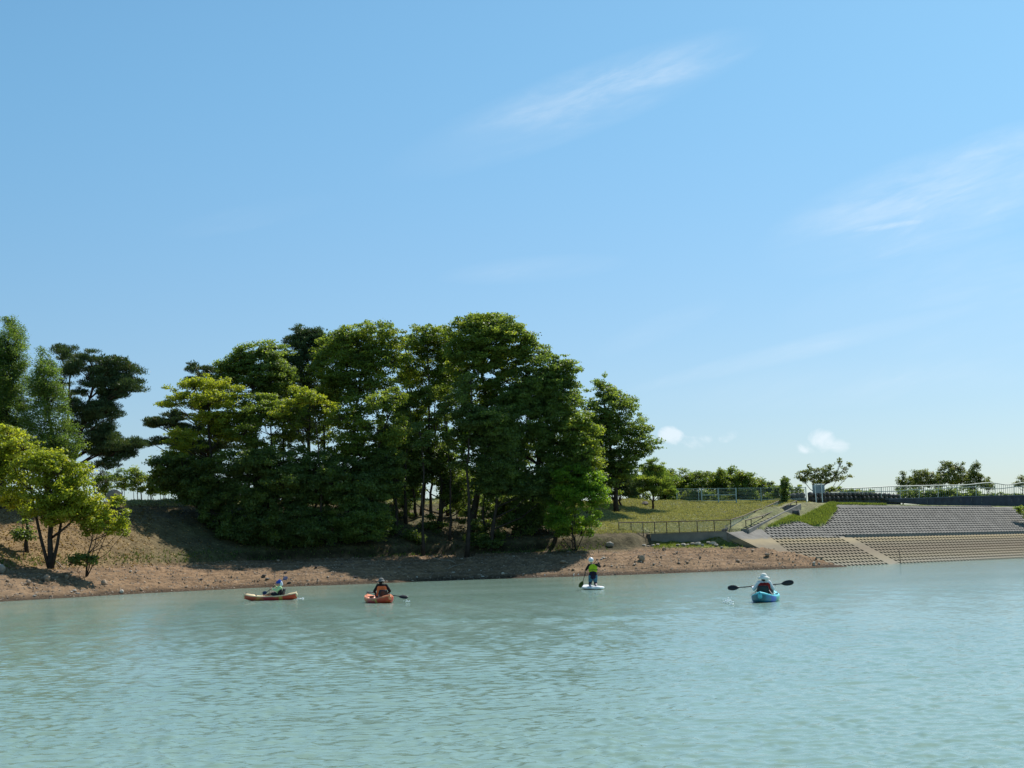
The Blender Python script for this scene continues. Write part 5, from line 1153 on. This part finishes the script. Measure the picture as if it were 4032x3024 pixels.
def hand(c, ax, wrist, curl=True):
    """palm, four fingers and a thumb closed round a shaft through c along ax; returns limb list"""
    c = Vector(c); ax = Vector(ax).normalized(); wv = (Vector(wrist) - c); wv = (wv - ax * wv.dot(ax)).normalized(); u = ax.cross(wv)
    out = []; rs = .033
    pc = c + wv * .035; out.append((pc - ax * .028, .019, pc + ax * .028, .019)); out.append((pc + wv * .02, .022, Vector(wrist), .024))
    for i in range(4):
        q = c + ax * ((i - 1.5) * .021); ln = (1.0, 1.1, 1.05, .85)[i]; prev = None
        for k in range(5):
            a = math.radians(30 + k * 48 * ln); p = q + (wv * math.cos(a) + u * math.sin(a)) * (rs if k else rs * .9)
            if prev is not None: out.append((prev, .0095, p, .0088))
            prev = p
    q = c + ax * .032; prev = None
    for k in range(4):
        a = math.radians(-10 - k * 40); p = q + ax * .008 * (1 - k) + (wv * math.cos(a) + u * math.sin(a)) * .034
        if prev is not None: out.append((prev, .012, p, .0105))
        prev = p
    return out
skin = simple('skin', (.42, .26, .18), .55, .08, 6, .35)
def cloth(name, c, v=.15): return simple(name, c, .85, v, 7, .15)
def head_parts(c, fwd, r=.095):
    """limbs and balls of a head facing fwd"""
    c = Vector(c); f = Vector(fwd).normalized(); s = f.cross(Vector((0, 0, 1))).normalized(); ex = [(c, (r * .82, r * .95, r * 1.12)), (c + f * .02 - Vector((0, 0, .055)), (r * .62, r * .62, r * .55))]
    lm = [(c + f * r * .88 + Vector((0, 0, .01)), .012, c + f * (r + .022) - Vector((0, 0, .022)), .016)]
    for q in (-1, 1): lm.append((c + s * q * r * .86 + Vector((0, 0, .012)), .014, c + s * q * r * .9 - Vector((0, 0, .028)), .011))
    lm.append((c + f * r * .9 - s * .02 - Vector((0, 0, .055)), .008, c + f * r * .9 + s * .02 - Vector((0, 0, .055)), .008))
    return lm, ex
def eyes(c, fwd, parent, origin, r=.095):
    c = Vector(c); f = Vector(fwd).normalized(); s = f.cross(Vector((0, 0, 1))).normalized(); mb = MB()
    for q in (-1, 1): mb.ball(c + f * r * .86 + s * q * .032 + Vector((0, 0, .012)), .011, 8, 6)
    mb.build('eyes', black, parent, origin=origin, smooth=True)
def paddle_blade(mb, root, tip, nrm, w=.17):
    root = Vector(root); tip = Vector(tip); d = (tip - root); L_ = d.length; d.normalize(); n_ = Vector(nrm); n_ = (n_ - d * n_.dot(d)).normalized(); s = d.cross(n_)
    prof = [(0, .12), (.1, .35), (.25, .75), (.45, .98), (.65, 1.0), (.85, .85), (.96, .55), (1, .2)]; V = []
    for t, k in prof:
        for u in (-1, -.5, 0, .5, 1): V.append(root + d * (t * L_) + s * (u * k * w / 2) + n_ * (.018 * (1 - u * u)))
    n0 = len(V); V += [v - n_ * .012 for v in V]; ff = []
    for i in range(len(prof) - 1):
        for j in range(4): a = i * 5 + j; ff += [[a, a + 1, a + 6, a + 5], [n0 + a, n0 + a + 5, n0 + a + 6, n0 + a + 1]]
        for j in (0, 4): a = i * 5 + j; ff.append([a, a + 5, n0 + a + 5, n0 + a])
    for j in range(4):
        for i in (0, len(prof) - 1): a = i * 5 + j; ff.append([a, a + 1, n0 + a + 1, n0 + a])
    mb.add(V, ff)
def kayak_paddle(label, L0, R0, L1, R1, nl, nr, mat=black):
    """L0/R0 blade tips, L1/R1 blade roots (shaft ends)"""
    org = Vector(L1).lerp(Vector(R1), .5); root = empty('paddle', tuple(org)); tag(root, label, 'paddle'); o_ = np.array(org)
    mb = MB(); mb.tube([L1, R1], .016, 8); mb.build('shaft', black, root, origin=o_)
    for a, b_, nn in ((L1, L0, nl), (R1, R0, nr)):
        mb = MB(); paddle_blade(mb, a, b_, nn); mb.build('blade', mat, root, origin=o_)
        mb = MB(); q = Vector(a).lerp(Vector(b_), -.45); mb.tube([q, q + (Vector(b_) - Vector(a)).normalized() * .015], .035, 8); mb.build('drip_ring', black, root, origin=o_)
    return root
def limb(a, m, b_, r0, r1, r2): return [(a, r0, m, r1), (m, r1, b_, r2)]
def vec(*a): return Vector(a)

def rotz(v, h): v = Vector(v); return Vector((v.x * math.cos(h) - v.y * math.sin(h), v.x * math.sin(h) + v.y * math.cos(h), v.z))
def seated(label, base, h, o, shL, shR, elL, elR, hL, hR, ax, hd, face, skin_arm, shirt, vest, shorts, tw=.15, lean=0, small=1.0, vest_span=(.22, .55), vmat=None):
    """base: seat point in the world, h: heading; arms given as world points"""
    root = empty('person', tuple(base)); tag(root, label, 'person'); B = Vector(base); o_ = np.array(base)
    W = lambda x, y, z: B + rotz((x, y, z), h)
    pel = W(0, 0, .1); chest = W(0, -.03 + lean * .36, .40 * small); hd = Vector(hd); neck = hd - Vector((0, 0, .13)) - rotz((0, .015, 0), h)
    J = [(W(-.08, 0, .09), .10, W(.08, 0, .09), .10), (pel, .12, W(0, -.01 + lean * .18, .24 * small), .115), (W(-.05, -.01 + lean * .18, .24 * small), .10, Vector(shL).lerp(Vector(shR), .28) - Vector((0, 0, .05)), .10), (W(.05, -.01 + lean * .18, .24 * small), .10, Vector(shL).lerp(Vector(shR), .72) - Vector((0, 0, .05)), .10),
         (shL, .06, shR, .06), (Vector(shL).lerp(Vector(shR), .5) + Vector((0, 0, .01)), .065, neck + Vector((0, 0, .03)), .05)]
    legs = []
    for q in (-1, 1):
        hip = W(q * .09, .02, .07); kn = W(q * .19, .42 * small, .24 * small); an = W(q * .15, .78 * small, .06); legs += [(hip, .085, kn, .058), (kn, .055, an, .038), (an, .035, W(q * .16, .84 * small, .16), .026)]
    J += legs
    for s_, e_, hnd in ((shL, elL, hL), (shR, elR, hR)):
        s_, e_, hnd = Vector(s_), Vector(e_), Vector(hnd); wr_ = e_.lerp(hnd, .86) + Vector((0, 0, -.0)); J += [(s_, .055, e_, .042), (e_, .040, wr_, .026)]; J += hand(hnd, ax, wr_)
    lm, ex = head_parts(hd, face, .095); J += lm
    body('body', J, root, skin, o_, .009, ex); eyes(hd, face, root, o_)
    # shirt over torso and sleeves
    T = [(a, r + .012, b_, r2 + .012) for a, r, b_, r2 in J[1:5]]
    for s_, e_, hnd in ((shL, elL, hL), (shR, elR, hR)): s_, e_, hnd = Vector(s_), Vector(e_), Vector(hnd); T += [(s_, .066, e_, .053), (e_, .051, e_.lerp(hnd, .72), .038)]
    body('shirt', T, root, shirt, o_, .013)
    body('shorts', [(a, r + .014, b_, r2 + .014) for a, r, b_, r2 in (J[0], (legs[0][0], .085, Vector(legs[0][0]).lerp(legs[0][2], .8), .066), (legs[3][0], .085, Vector(legs[3][0]).lerp(legs[3][2], .8), .066))], root, shorts, o_, .013)
    lo_ = W(0, -.01 + lean * .15, .24 * small); up_ = Vector(shL).lerp(Vector(shR), .5) - Vector((0, 0, .02))
    sd = (Vector(shR) - Vector(shL)).normalized()
    VV = [(lo_ - sd * .07, tw - .01, lo_ + sd * .07, tw - .01), (lo_ - sd * .07, tw - .01, up_ - sd * .07 - Vector((0, 0, .06)), tw - .02), (lo_ + sd * .07, tw - .01, up_ + sd * .07 - Vector((0, 0, .06)), tw - .02), (up_ - sd * .09, .08, up_ + sd * .09, .08)]
    body('life_vest', VV, root, vest, o_, .013)
    return root, W
# --- blue kayak, nearest person
DB = 44.6
kb = PZ(3014, 2372, 0.0); hB = R(-17)
def stripmat(name, c): return simple(name, c, .4, .25, 2.0, .4)
kayak('kayak', 'blue and turquoise sit-on-top kayak nearest the camera', (PZ(3022, 2368, 0).x, PZ(3022, 2368, 0).y + .25, .02), hB, 2.75, .80, 'sea', stripmat('deck_turquoise', (.10, .50, .58)), -.35)
kx, ky = PZ(3022, 2368, 0).x, PZ(3022, 2368, 0).y + .25
seatB = Vector((kx, ky, .13)) + rotz((0, -.33, 0), hB)
DS = seatB.y
cl_white = cloth('white_shirt', (.72, .73, .76), .06); v_red = cloth('life_vest_dark_red', (.28, .022, .02), .25); cl_dark = cloth('dark_shorts', (.03, .03, .04))
Lh, Rh = P(2962, 2309, DS + .40), P(3034, 2303, DS + .34)
axB = (Rh - Lh).normalized()
hdB = P(3007, 2274, DS + .02)
pr, W = seated('person in a white sun hat and dark red vest in the blue kayak', seatB, hB, None, P(2988, 2295, DS), P(3028, 2294, DS), P(2968, 2320, DS + .06), P(3044, 2318, DS + .02), Lh, Rh, axB, hdB, rotz((-.45, .9, -.05), hB), skin, cl_white, v_red, cl_dark, tw=.15)
o_ = np.array(seatB); mb = MB(); nf = rotz((-.4, .9, 0), hB)
hat = MB(); ringv = []
for i in range(24):
    a = 2 * math.pi * i / 24
    for rr1, dz in ((.10, .05), (.135, .03), (.185, -.01 - .03 * abs(math.sin(a))), (.18, -.02 - .03 * abs(math.sin(a)))): ringv.append(hdB + Vector((math.cos(a) * rr1, math.sin(a) * rr1, dz)))
hat.add(ringv, [[i * 4 + j, ((i + 1) % 24) * 4 + j, ((i + 1) % 24) * 4 + j + 1, i * 4 + j + 1] for i in range(24) for j in range(3)])
hat.ball(hdB + Vector((0, 0, .055)), (.105, .105, .085), 16, 8); hat.build('sun_hat', cloth('hat_white', (.78, .76, .70), .05), pr, origin=o_, smooth=True)
body('neck_flap', [(hdB + rotz((.03, -.085, .02), hB), .035, hdB + rotz((.11, -.07, -.13), hB), .03), (hdB + rotz((.09, 0, .0), hB), .03, hdB + rotz((.11, -.07, -.13), hB), .03)], pr, cloth('flap_white', (.78, .77, .74), .05), o_, .012)
body('hair', [(hdB + rotz((0, -.03, .0), hB), .088, hdB + rotz((0, -.045, -.06), hB), .07)], pr, cloth('hair_dark_brown', (.07, .05, .042), .3), o_, .012)
kayak_paddle('black double-bladed paddle held level across the blue kayak', P(2865, 2315, DS + .55), P(3125, 2292, DS + .3), P(2912, 2313, DS + .5), P(3074, 2299, DS + .32), (.1, -1, .35), (.1, -1, .1))
splashy('water_splash', 'white splash of water left of the blue kayak under the raised blade', tuple(PZ(2863, 2378, .03)), 46, (.09, .1, .07), .022, random.Random(4))
splashy('water_splash', 'small second splash right of the larger one beside the blue kayak', tuple(PZ(2881, 2381, .02)), 14, (.03, .05, .03), .018, random.Random(5))
# --- orange vest kayak
kx, ky = PZ(1488, 2374, 0).x, PZ(1488, 2374, 0).y + .25; hO = R(27)
kayak('kayak', 'red and yellow mottled kayak under the person in the orange vest', (kx, ky, .02), hO, 2.45, .76, 'fire', stripmat('deck_pale_orange', (.80, .27, .12)), -.25)
seatO = Vector((kx, ky, .12)) + rotz((0, -.2, 0), hO); seatO.x = P(1503, 2350, seatO.y).x; DS = seatO.y
cl_black = cloth('black_shirt', (.018, .014, .016)); v_or = cloth('life_vest_orange', (.95, .18, .06), .12)
Lh, Rh = P(1480, 2337, DS + .42), P(1526, 2341, DS + .36); axO = (P(1610, 2352, DS + .2) - P(1445, 2330, DS + .6)).normalized()
hdO = P(1501, 2288, DS + .02)
pr, W = seated('person in a grey bucket hat and orange vest kayaking away, seen from behind', seatO, hO * .4, None, P(1488, 2306, DS), P(1520, 2306, DS), P(1474, 2328, DS + .05), P(1535, 2327, DS + .02), Lh, Rh, axO, hdO, rotz((.5, .85, -.1), 0), skin, cl_black, v_or, cl_dark, tw=.145, small=.92)
o_ = np.array(seatO); hat = MB(); ringv = []
for i in range(24):
    a = 2 * math.pi * i / 24
    for rr1, dz in ((.10, .04), (.13, .02), (.155, -.005), (.15, -.012)): ringv.append(hdO + Vector((math.cos(a) * rr1, math.sin(a) * rr1, dz)))
hat.add(ringv, [[i * 4 + j, ((i + 1) % 24) * 4 + j, ((i + 1) % 24) * 4 + j + 1, i * 4 + j + 1] for i in range(24) for j in range(3)])
hat.ball(hdO + Vector((0, 0, .055)), (.10, .10, .075), 16, 8); hat.build('bucket_hat', cloth('hat_grey', (.20, .20, .19), .1), pr, origin=o_, smooth=True)
body('hair', [(hdO + Vector((-.01, -.03, .0)), .085, hdO + Vector((-.02, -.05, -.10)), .06)], pr, cloth('hair_black', (.02, .015, .014), .3), o_, .012)
kayak_paddle('black double-bladed paddle of the orange-vested kayaker, right blade near the water', P(1606, 2352, DS + .15), P(1443, 2330, DS + .75), P(1568, 2347, DS + .22), P(1472, 2333, DS + .66), (.1, -.8, .6), (0, -.2, 1))
splashy('water_splash', 'drops falling from the right blade of the orange-vested kayaker', tuple(PZ(1604, 2371, .03)), 16, (.05, .05, .05), .018, random.Random(6))
# --- left kayak, side view
kx, ky = PZ(1062, 2364, 0).x, PZ(1062, 2364, 0).y + .2; hC = R(84)
kayak('kayak', 'red kayak with a yellow rim seen side-on at the left', (kx, ky, .03), hC, 2.45, .72, 'fire', stripmat('deck_pale_yellow', (.85, .62, .36)), -.38)
seatC = Vector((kx, ky, .12)) + rotz((0, -.42, 0), hC); DS = seatC.y
cl_lime = cloth('lime_shirt', (.55, .72, .38), .08); v_navy = cloth('life_vest_black', (.03, .022, .03), .25)
Lh, Rh = P(1066, 2316, DS - .12), P(1082, 2305, DS + .12); tipC = P(1034, 2338, DS - .35); bladeC = P(1052, 2330, DS - .27)
axC = (Rh - Lh).normalized(); hdC = P(1100, 2296, DS)
pr, W = seated('person in a blue hooded hat leaning forward in the side-on kayak', seatC, hC, None, P(1103, 2313, DS - .15), P(1099, 2311, DS + .15), P(1090, 2325, DS - .2), P(1092, 2316, DS + .2), Lh, Rh, axC, hdC, rotz((0, 1, -.35), hC), skin, cl_lime, v_navy, cl_dark, tw=.125, lean=.1, small=.85)
o_ = np.array(seatC)
body('hat', [(hdC + Vector((.0, 0, .04)), .108, hdC + Vector((.01, 0, .08)), .085), (hdC + Vector((-.06, 0, .05)), .07, hdC + Vector((-.16, 0, -.0)), .02)], pr, cloth('hat_blue', (.02, .07, .36), .2), o_, .012)
body('neck_flap', [(hdC + Vector((.06, 0, .01)), .085, hdC + Vector((.09, 0, -.07)), .075)], pr, cloth('flap_pale', (.70, .74, .82), .05), o_, .012)
kayak_paddle('dark blue paddle dipping on the near side of the red and yellow kayak', tipC, Rh + axC * .95, bladeC, Rh + axC * .62, (.2, -1, .3), (.2, -1, .3), cloth('blade_navy', (.03, .045, .10)))
splashy('water_splash', 'pale ripple of foam trailing behind the stern of the left kayak', tuple(PZ(1182, 2357, .01)), 34, (.11, .05, .012), .022, random.Random(8))
# --- paddle board and kneeling person
bc_ = PZ(2337, 2322, 0); bx_, by_ = bc_.x, bc_.y + 1.0; hS = R(10)
bd = empty('paddle_board', (bx_, by_, 0.0), hS); tag(bd, 'white inflatable paddle board under the kneeling person', 'paddle board')
ns = 41; V = []; prof = 16
for i in range(ns):
    s = -1 + 2 * i / (ns - 1); y_ = s * 1.5; wv = .42 * max(.03, (1 - abs(s) ** 3.2)) ** .6 * (1 if s < 0 else (1 - .25 * s * s)); zc = .06 + (.16 * max(0, s - .35) ** 2) + .02
    for j in range(prof):
        a = 2 * math.pi * j / prof; cx_ = math.copysign(abs(math.cos(a)) ** .45, math.cos(a)); cz_ = math.copysign(abs(math.sin(a)) ** .8, math.sin(a)); V.append((wv * cx_, y_, zc + .07 * cz_ * min(1, wv / .12)))
Fq = [[i * prof + j, i * prof + (j + 1) % prof, (i + 1) * prof + (j + 1) % prof, (i + 1) * prof + j] for i in range(ns - 1) for j in range(prof)]
mesh_np('board', V, [np.array(Fq)[:, ::-1], np.array([list(range(prof)), list(range((ns - 1) * prof, ns * prof))[::-1]])], simple('board_white', (.80, .80, .80), .4, .03, 3, .4), bd, smooth=True)
mb = MB(); mb.box((0, -.25, .153), (.5, 1.4, .006)); mb.build('deck_pad', cloth('deck_pad_grey', (.62, .64, .66), .05), bd)
mb = MB(); mb.hexa([(-.005, -1.4, -.16), (.005, -1.4, -.16), (.005, -1.3, -.16), (-.005, -1.3, -.16)], [(-.005, -1.35, .02), (.005, -1.35, .02), (.005, -1.1, .02), (-.005, -1.1, .02)]); mb.build('fin', black, bd)
# kneeling figure
kn = Vector((P(2335, 2309, by_ - .55).x, by_ - .55, .157)); pk = empty('person', tuple(kn)); tag(pk, 'person in a white helmet and lime vest kneeling up on the white board', 'person'); o_ = np.array(kn); DK = kn.y
J = []; shorts = []; boots = []
hd = P(2327, 2207, DK + .02); shL, shR = P(2319, 2226, DK), P(2350, 2224, DK); pelv = P(2335, 2272, DK - .02); pelv.z = kn.z + .50
top_ = (shL + shR) * .5
for q in (-1, 1):
    hip = pelv + Vector((q * .095, 0, -.04)); knee = kn + Vector((q * .13, .14, .065)); ank = kn + Vector((q * .13, -.30, .06)); toe = kn + Vector((q * .13, -.42, .03))
    J += [(hip, .095, knee, .062), (knee, .058, kn + Vector((q * .13, -.1, .075)), .058), (kn + Vector((q * .13, -.1, .075)), .058, ank, .036), (ank, .035, toe, .03), (ank + Vector((0, -.02, .03)), .032, toe + Vector((0, 0, .03)), .028)]
    shorts += [(hip, .12, hip.lerp(knee, .52), .10)]; boots += [(ank + Vector((0, -.02, .02)), .042, toe + Vector((0, 0, .015)), .037)]
J += [(pelv + Vector((-.06, 0, 0)), .11, pelv + Vector((.06, 0, 0)), .11), (pelv, .125, top_ - Vector((0, 0, .22)), .12), (pelv.lerp(top_, .4) + Vector((-.05, 0, 0)), .1, shL.lerp(shR, .25) - Vector((0, 0, .06)), .095), (pelv.lerp(top_, .4) + Vector((.05, 0, 0)), .1, shL.lerp(shR, .75) - Vector((0, 0, .06)), .095), (shL, .055, shR, .055), (top_, .06, hd - Vector((0, 0, .1)), .05)]
grip = P(2352, 2203, DK + .28); low = P(2306, 2249, DK + .16); axs = (grip - low).normalized()
elR, elL = P(2362, 2231, DK + .1), P(2308, 2242, DK + .02)
for s_, e_, h_ in ((shL, elL, low), (shR, elR, grip)): wr_ = e_.lerp(h_, .84); J += [(s_, .052, e_, .04), (e_, .038, wr_, .026)] + hand(h_, axs if h_ is low else Vector((1, .3, .1)), wr_)
lm, ex = head_parts(hd, (0, 1, 0)); J += lm
body('body', J, pk, skin, o_, .009, ex); eyes(hd, (0, 1, 0), pk, o_)
body('shirt', [(a, r + .014, b_, r2 + .014) for a, r, b_, r2 in J[10:15]] + [(shL, .064, elL, .052), (elL, .05, elL.lerp(low, .5), .042), (shR, .064, elR, .052), (elR, .05, elR.lerp(grip, .5), .042)], pk, cl_black, o_, .012)
body('rash_skirt', [(pelv + Vector((-.075, 0, .0)), .125, pelv + Vector((.075, 0, 0)), .125), (pelv + Vector((-.06, 0, -.05)), .132, pelv + Vector((-.04, 0, .2)), .12), (pelv + Vector((.06, 0, -.05)), .132, pelv + Vector((.04, 0, .2)), .12)], pk, cloth('navy_cloth', (.015, .015, .035), .2), o_, .012)
body('shorts', shorts, pk, cloth('shorts_teal', (.05, .15, .22), .3), o_, .012)
body('leggings', [(a, r + .008, b_, r2 + .008) for a, r, b_, r2 in (J[0], J[1], J[2], J[5], J[6], J[7])], pk, cloth('leggings_navy', (.025, .028, .06), .3), o_, .012)
body('wet_shoes', boots, pk, cloth('shoe_pale', (.62, .55, .56), .15), o_, .012)
vl = cloth('life_vest_lime', (.38, .52, .02), .12); lo_ = pelv.lerp(top_, .52)
body('life_vest', [(lo_ + Vector((-.07, 0, 0)), .14, lo_ + Vector((.07, 0, 0)), .14), (lo_ + Vector((-.07, 0, 0)), .14, top_ + Vector((-.075, 0, -.08)), .125), (lo_ + Vector((.07, 0, 0)), .14, top_ + Vector((.075, 0, -.08)), .125), (top_ + Vector((-.08, 0, -.03)), .09, top_ + Vector((.08, 0, -.03)), .09)], pk, vl, o_, .012)
mb = MB(); c_ = lo_ + Vector((0, 0, .0)); pts = [c_ + Vector((math.cos(a) * .222, math.sin(a) * .15, 0)) for a in np.linspace(0, 2 * math.pi, 25)]; mb.tube(pts, .016, 6, False); mb.build('vest_belt', black, pk, origin=o_)
mb = MB(); mb.ball(hd + Vector((0, 0, .03)), (.118, .13, .115), 18, 12); mb.build('helmet', simple('helmet_white', (.80, .78, .80), .35, .03, 4, .5), pk, origin=o_, smooth=True)
mb = MB(); mb.tube([hd + Vector((math.cos(a) * .116, math.sin(a) * .128, -.01)) for a in np.linspace(0, 2 * math.pi, 25)], .012, 5, False); mb.build('helmet_band', greyb, pk, origin=o_)
sp0 = grip; bl0 = P(2296, 2288, DK + .02); bl1 = P(2282, 2313, DK - .04)
pd = empty('paddle', tuple(grip.lerp(bl0, .5))); tag(pd, 'single paddle of the kneeling person, olive blade low at the left', 'paddle'); o2 = np.array(pd.location)
mb = MB(); mb.tube([grip, low, bl0], .014, 8); mb.build('shaft', black, pd, origin=o2)
mb = MB(); mb.tube([grip - Vector((.05, 0, 0)), grip + Vector((.05, .02, 0))], .018, 8); mb.build('handle', black, pd, origin=o2)
mb = MB(); paddle_blade(mb, bl0, bl1, (.2, -1, .2), .19); mb.build('blade', cloth('blade_olive', (.06, .08, .02), .2), pd, origin=o2)
